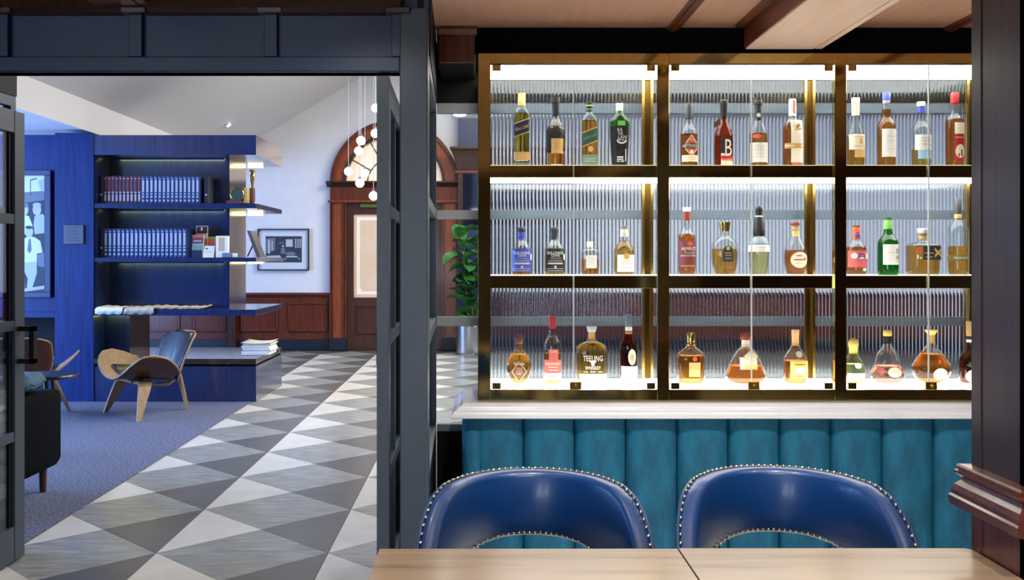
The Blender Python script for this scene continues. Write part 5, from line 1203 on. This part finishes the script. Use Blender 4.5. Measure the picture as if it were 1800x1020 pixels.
# ================================================================== SOFA, CUSHION, SIDE TABLE
sf = thing('sofa', 'black fabric sofa on short wooden legs behind the glazed door', 'sofa', (-3.45, 5.75, 0))
b = B(); b.box(-4.35, -2.56, 5.30, 6.05, 0.15, 0.40, 0.03, 3); part('seat_base', b, 'black_cloth', sf, 40)
for x0 in (-2.72, -4.35):
    b = B(); b.box(x0, x0 + 0.165, 5.42, 6.08, 0.16, 0.61, 0.04, 4); part('sofa_arm', b, 'black_cloth', sf, 40)
b = B(); b.box(-4.33, -2.58, 5.24, 5.46, 0.16, 0.74, 0.05, 4); part('sofa_back', b, 'black_cloth', sf, 40)
for x0, x1 in ((-4.18, -3.46), (-3.45, -2.73)):
    b = B(); b.box(x0, x1, 5.46, 6.06, 0.39, 0.50, 0.035, 3); part('seat_cushion', b, 'black_cloth', sf, 40)
for x0 in (-2.62, -4.3):
    for y0 in (5.40, 5.95):
        b = B(); b.tube([(x0, y0, 0.16), (x0, y0, 0.0)], [0.024, 0.019], 12); part('leg', b, 'walnut', sf, 40)
cu = thing('cushion', 'teal grey scatter cushion lying on the black sofa arm', 'cushion', (-2.712, 5.84, 0.61))
b = B()
def cushion_pt(u, v):
    th, ph = 2 * PI * u, PI * (v - 0.5); c = math.cos(ph)
    q = lambda a, p: math.copysign(abs(a) ** p, a)
    lx, ly, lz = 0.115 * q(math.cos(th), 0.55) * q(c, 0.6), 0.19 * q(math.sin(th), 0.55) * q(c, 0.6), 0.056 * q(math.sin(ph), 0.9) + 0.006 * math.sin(9 * th) * c
    p = Vector((lx, ly, lz)); p.rotate(Matrix.Rotation(math.radians(6), 3, 'Z'))
    return p + Vector((-2.712, 5.84, 0.6725))
b.grid(cushion_pt, 36, 16, True); part('cushion_body', b, 'teal_cloth', cu, True)
b = B(); b.tube([cushion_pt(i / 48, 0.5) * 1.0 for i in range(49)], 0.006, 6, False); part('seam_piping', b, 'teal_cloth', cu, True)
st = thing('side_table', 'dark round side table between the sofa and the shell chair', 'side table', (-3.05, 7.0, 0))
b = B(); b.lathe([(0.17, 0.56), (0.205, 0.565), (0.21, 0.58), (0.205, 0.59)], (-3.05, 7.0, 0), 36); part('table_top', b, 'ebony', st, 40)
for a in (1.57, 3.5, 5.0):
    b = B(); b.tube([(-3.05 + 0.07 * math.cos(a), 7.0 + 0.07 * math.sin(a), 0.56), (-3.05 + 0.15 * math.cos(a), 7.0 + 0.15 * math.sin(a), 0.0)], [0.016, 0.011], 10); part('leg', b, 'frame_black', st, 40)

# ================================================================== FAR WALL PICTURE, PENDANTS, SPOT, PLANT
yp = YF
pf = thing('picture_frame', 'black framed photograph of an old motor car on the white wall', 'picture', (X_(500, yp), yp, Z_(475, yp)))
ax0, ax1, az0, az1 = X_(454, yp), X_(544, yp), Z_(475.5, yp), Z_(402.5, yp)
for a0, a1, c0, c1 in ((ax0, ax1, az1 - 0.016, az1), (ax0, ax1, az0, az0 + 0.016), (ax0, ax0 + 0.016, az0 + 0.016, az1 - 0.016), (ax1 - 0.016, ax1, az0 + 0.016, az1 - 0.016)):
    b = B(); b.box(a0, a1, yp - 0.06, yp - 0.001, c0, c1, 0.002); part('frame_bar', b, 'frame_black', pf)
b = B(); b.box(ax0 + 0.016, ax1 - 0.016, yp - 0.02, yp - 0.001, az0 + 0.016, az1 - 0.016); part('mount_board', b, 'mat_board', pf)
b = B(); b.box(X_(467.5, yp), X_(531, yp), yp - 0.022, yp - 0.019, Z_(461.5, yp), Z_(415.5, yp)); pr2 = part('photo_print', b, 'ph_dark', pf)
def p2(m, pts, k):
    bb = B(); bb.poly([Vector((X_(x, yp), yp - 0.022 - 0.0008 * k, Z_(y, yp))) for x, y in pts]); part('photo_tone', bb, m, pr2)
p2('ph_mid', [(468, 420), (484, 418), (484, 440), (468, 446)], 1); p2('ph_light', [(472, 422), (475, 422), (475, 446), (472, 446)], 2)
p2('ph_light', [(478, 424), (480, 424), (480, 440), (478, 440)], 2); p2('ph_light', [(503, 421), (515, 421), (515, 434), (503, 434)], 1)
for xx in (519, 522, 525, 528): p2('ph_light', [(xx, 420), (xx + 1.4, 420), (xx + 1.4, 436), (xx, 436)], 1)
p2('ph_light', [(469, 450), (492, 449), (496, 454), (469, 455)], 1); p2('ph_mid', [(469, 455), (498, 454), (500, 460), (469, 460)], 1)
p2('ph_mid', [(490, 427), (500, 426), (500, 428), (490, 429)], 1); p2('ph_mid', ell(511, 446, 9, 3.2), 2); p2('ph_light', [(504, 450), (522, 450), (524, 452.5), (504, 452.5)], 3)
p2('ph_mid', ell(502, 455, 2.2, 2.6), 3); p2('ph_mid', ell(526, 455, 2.2, 2.6), 3); p2('ph_light', ell(498, 433, 1.6, 2), 3); p2('ph_mid', [(495, 436), (501, 436), (502, 446), (494, 446)], 2)
b = B(); b.box(ax0 + 0.016, ax1 - 0.016, yp - 0.05, yp - 0.048, az0 + 0.016, az1 - 0.016); part('glazing', b, 'clear_pane', pf)

for px, py, Y in ((634.5, 247.5, 11.0), (630.5, 265.5, 11.3), (612.5, 301.5, 11.6), (641.5, 304.5, 12.3), (632.5, 322, 11.2), (656.5, 344.5, 11.0), (659.5, 234.5, 11.4), (660, 190, 11.9)):
    c0 = P(px, py, Y); t = thing('globe_pendant', 'glowing white globe pendant hanging before the arched door', 'pendant lamp', (c0.x, c0.y, 4.4), 0, 'globe pendants before the arched door')
    b = B(); b.ball(c0, 0.049, u=24, v=14); part('globe', b, 'globe_white', t, True)
    b = B(); b.tube([c0 + Vector((0, 0, 0.048)), (c0.x, c0.y, 4.37)], 0.0035, 6); part('cord', b, 'ph_light', t)
    b = B(); b.lathe([(0.016, 0.045), (0.016, 0.066), (0.006, 0.072)], c0, 12); part('lamp_cap', b, 'steel', t, 40)
    b = B(); b.lathe([(0.05, 4.375), (0.05, 4.399)], (c0.x, c0.y, 0), 16); part('ceiling_rose', b, 'ph_white', t, 40)
c0 = Vector((-3.44, 13.5, 3.232))
t = thing('ceiling_spotlight', 'small bright spotlight on the sloping white ceiling', 'spotlight', c0)
b = B(); b.tube([c0 + Vector((0.015, 0, -0.02)), c0 + Vector((-0.012, 0, 0.02))], 0.034, 16); part('lamp_housing', b, 'ph_white', t, 40)
b = B(); b.tube([c0 + Vector((0.021, 0, -0.029)), c0 + Vector((0.015, 0, -0.02))], 0.028, 16); part('lamp_face', b, 'globe_white', t, 40)

PY = 14.55; pc = Vector((X_(825, PY), PY, 0))
pt = thing('potted_fig', 'leafy fig tree in a brushed steel pot beside the arched door', 'plant', pc)
b = B(); b.lathe([(0.17, 0.0), (0.175, 0.02), (0.18, 0.03)], pc, 36); b.lathe([(0.185, 0.03), (0.19, 0.06), (0.19, 0.42), (0.175, 0.42), (0.172, 0.39)], pc, 36); part('pot', b, 'steel', pt, 40)
b = B(); b.lathe([(0.17, 0.36), (0.165, 0.385)], pc, 24); part('soil', b, 'soil', pt)
rn = random.Random(11)
ztop = Z_(400, PY)
trunks = []
for k in range(3):
    a = rn.random() * 6; pts = []
    for i in range(8):
        f_ = i / 7; pts.append(pc + Vector((0.03 * math.cos(a) + (0.10 * math.cos(a + 1)) * f_ + 0.02 * math.sin(5 * f_ + k), 0.03 * math.sin(a) + 0.10 * math.sin(a + 1) * f_, 0.37 + (ztop - 0.45 - 0.12 * k) * f_)))
    trunks.append(pts); b = B(); b.tube(pts, [0.016 - 0.0012 * i for i in range(8)], 8); part('stem', b, 'stem', pt, True)
def leaf_me(seed):
    r_ = random.Random(seed); bb = B(); L_, W_ = r_.uniform(0.22, 0.3), r_.uniform(0.085, 0.115)
    def f(u, v):
        w = math.sin(PI * min(1, u * 1.02)) ** 0.6 * (0.72 + 0.5 * u) * (1 if u < 0.97 else 0.6); s_ = v * 2 - 1
        return (u * L_, s_ * W_ * w, 0.05 * s_ * s_ * w - 0.10 * u * u + 0.006 * math.sin(12 * u) * abs(s_))
    bb.grid(f, 8, 4); return mesh_of(bb, 'leaf', 'leaf', True)
LFS = [leaf_me(i) for i in range(4)]
for k, pts in enumerate(trunks):
    for i in range(17):
        f_ = 0.12 + 0.88 * i / 16; j = min(6, int(f_ * 7)); p = pts[j].lerp(pts[j + 1], f_ * 7 - j)
        o = link('leaf', LFS[(i + k) % 4], pt); o.location = p - pc
        o.rotation_euler = (rn.uniform(-0.4, 0.4), rn.uniform(-0.9, 0.25) - (0.5 if i > 13 else 0), i * 2.4 + k * 2.1 + rn.uniform(-0.3, 0.3)); s_ = rn.uniform(0.8, 1.15); o.scale = (s_, s_, s_)
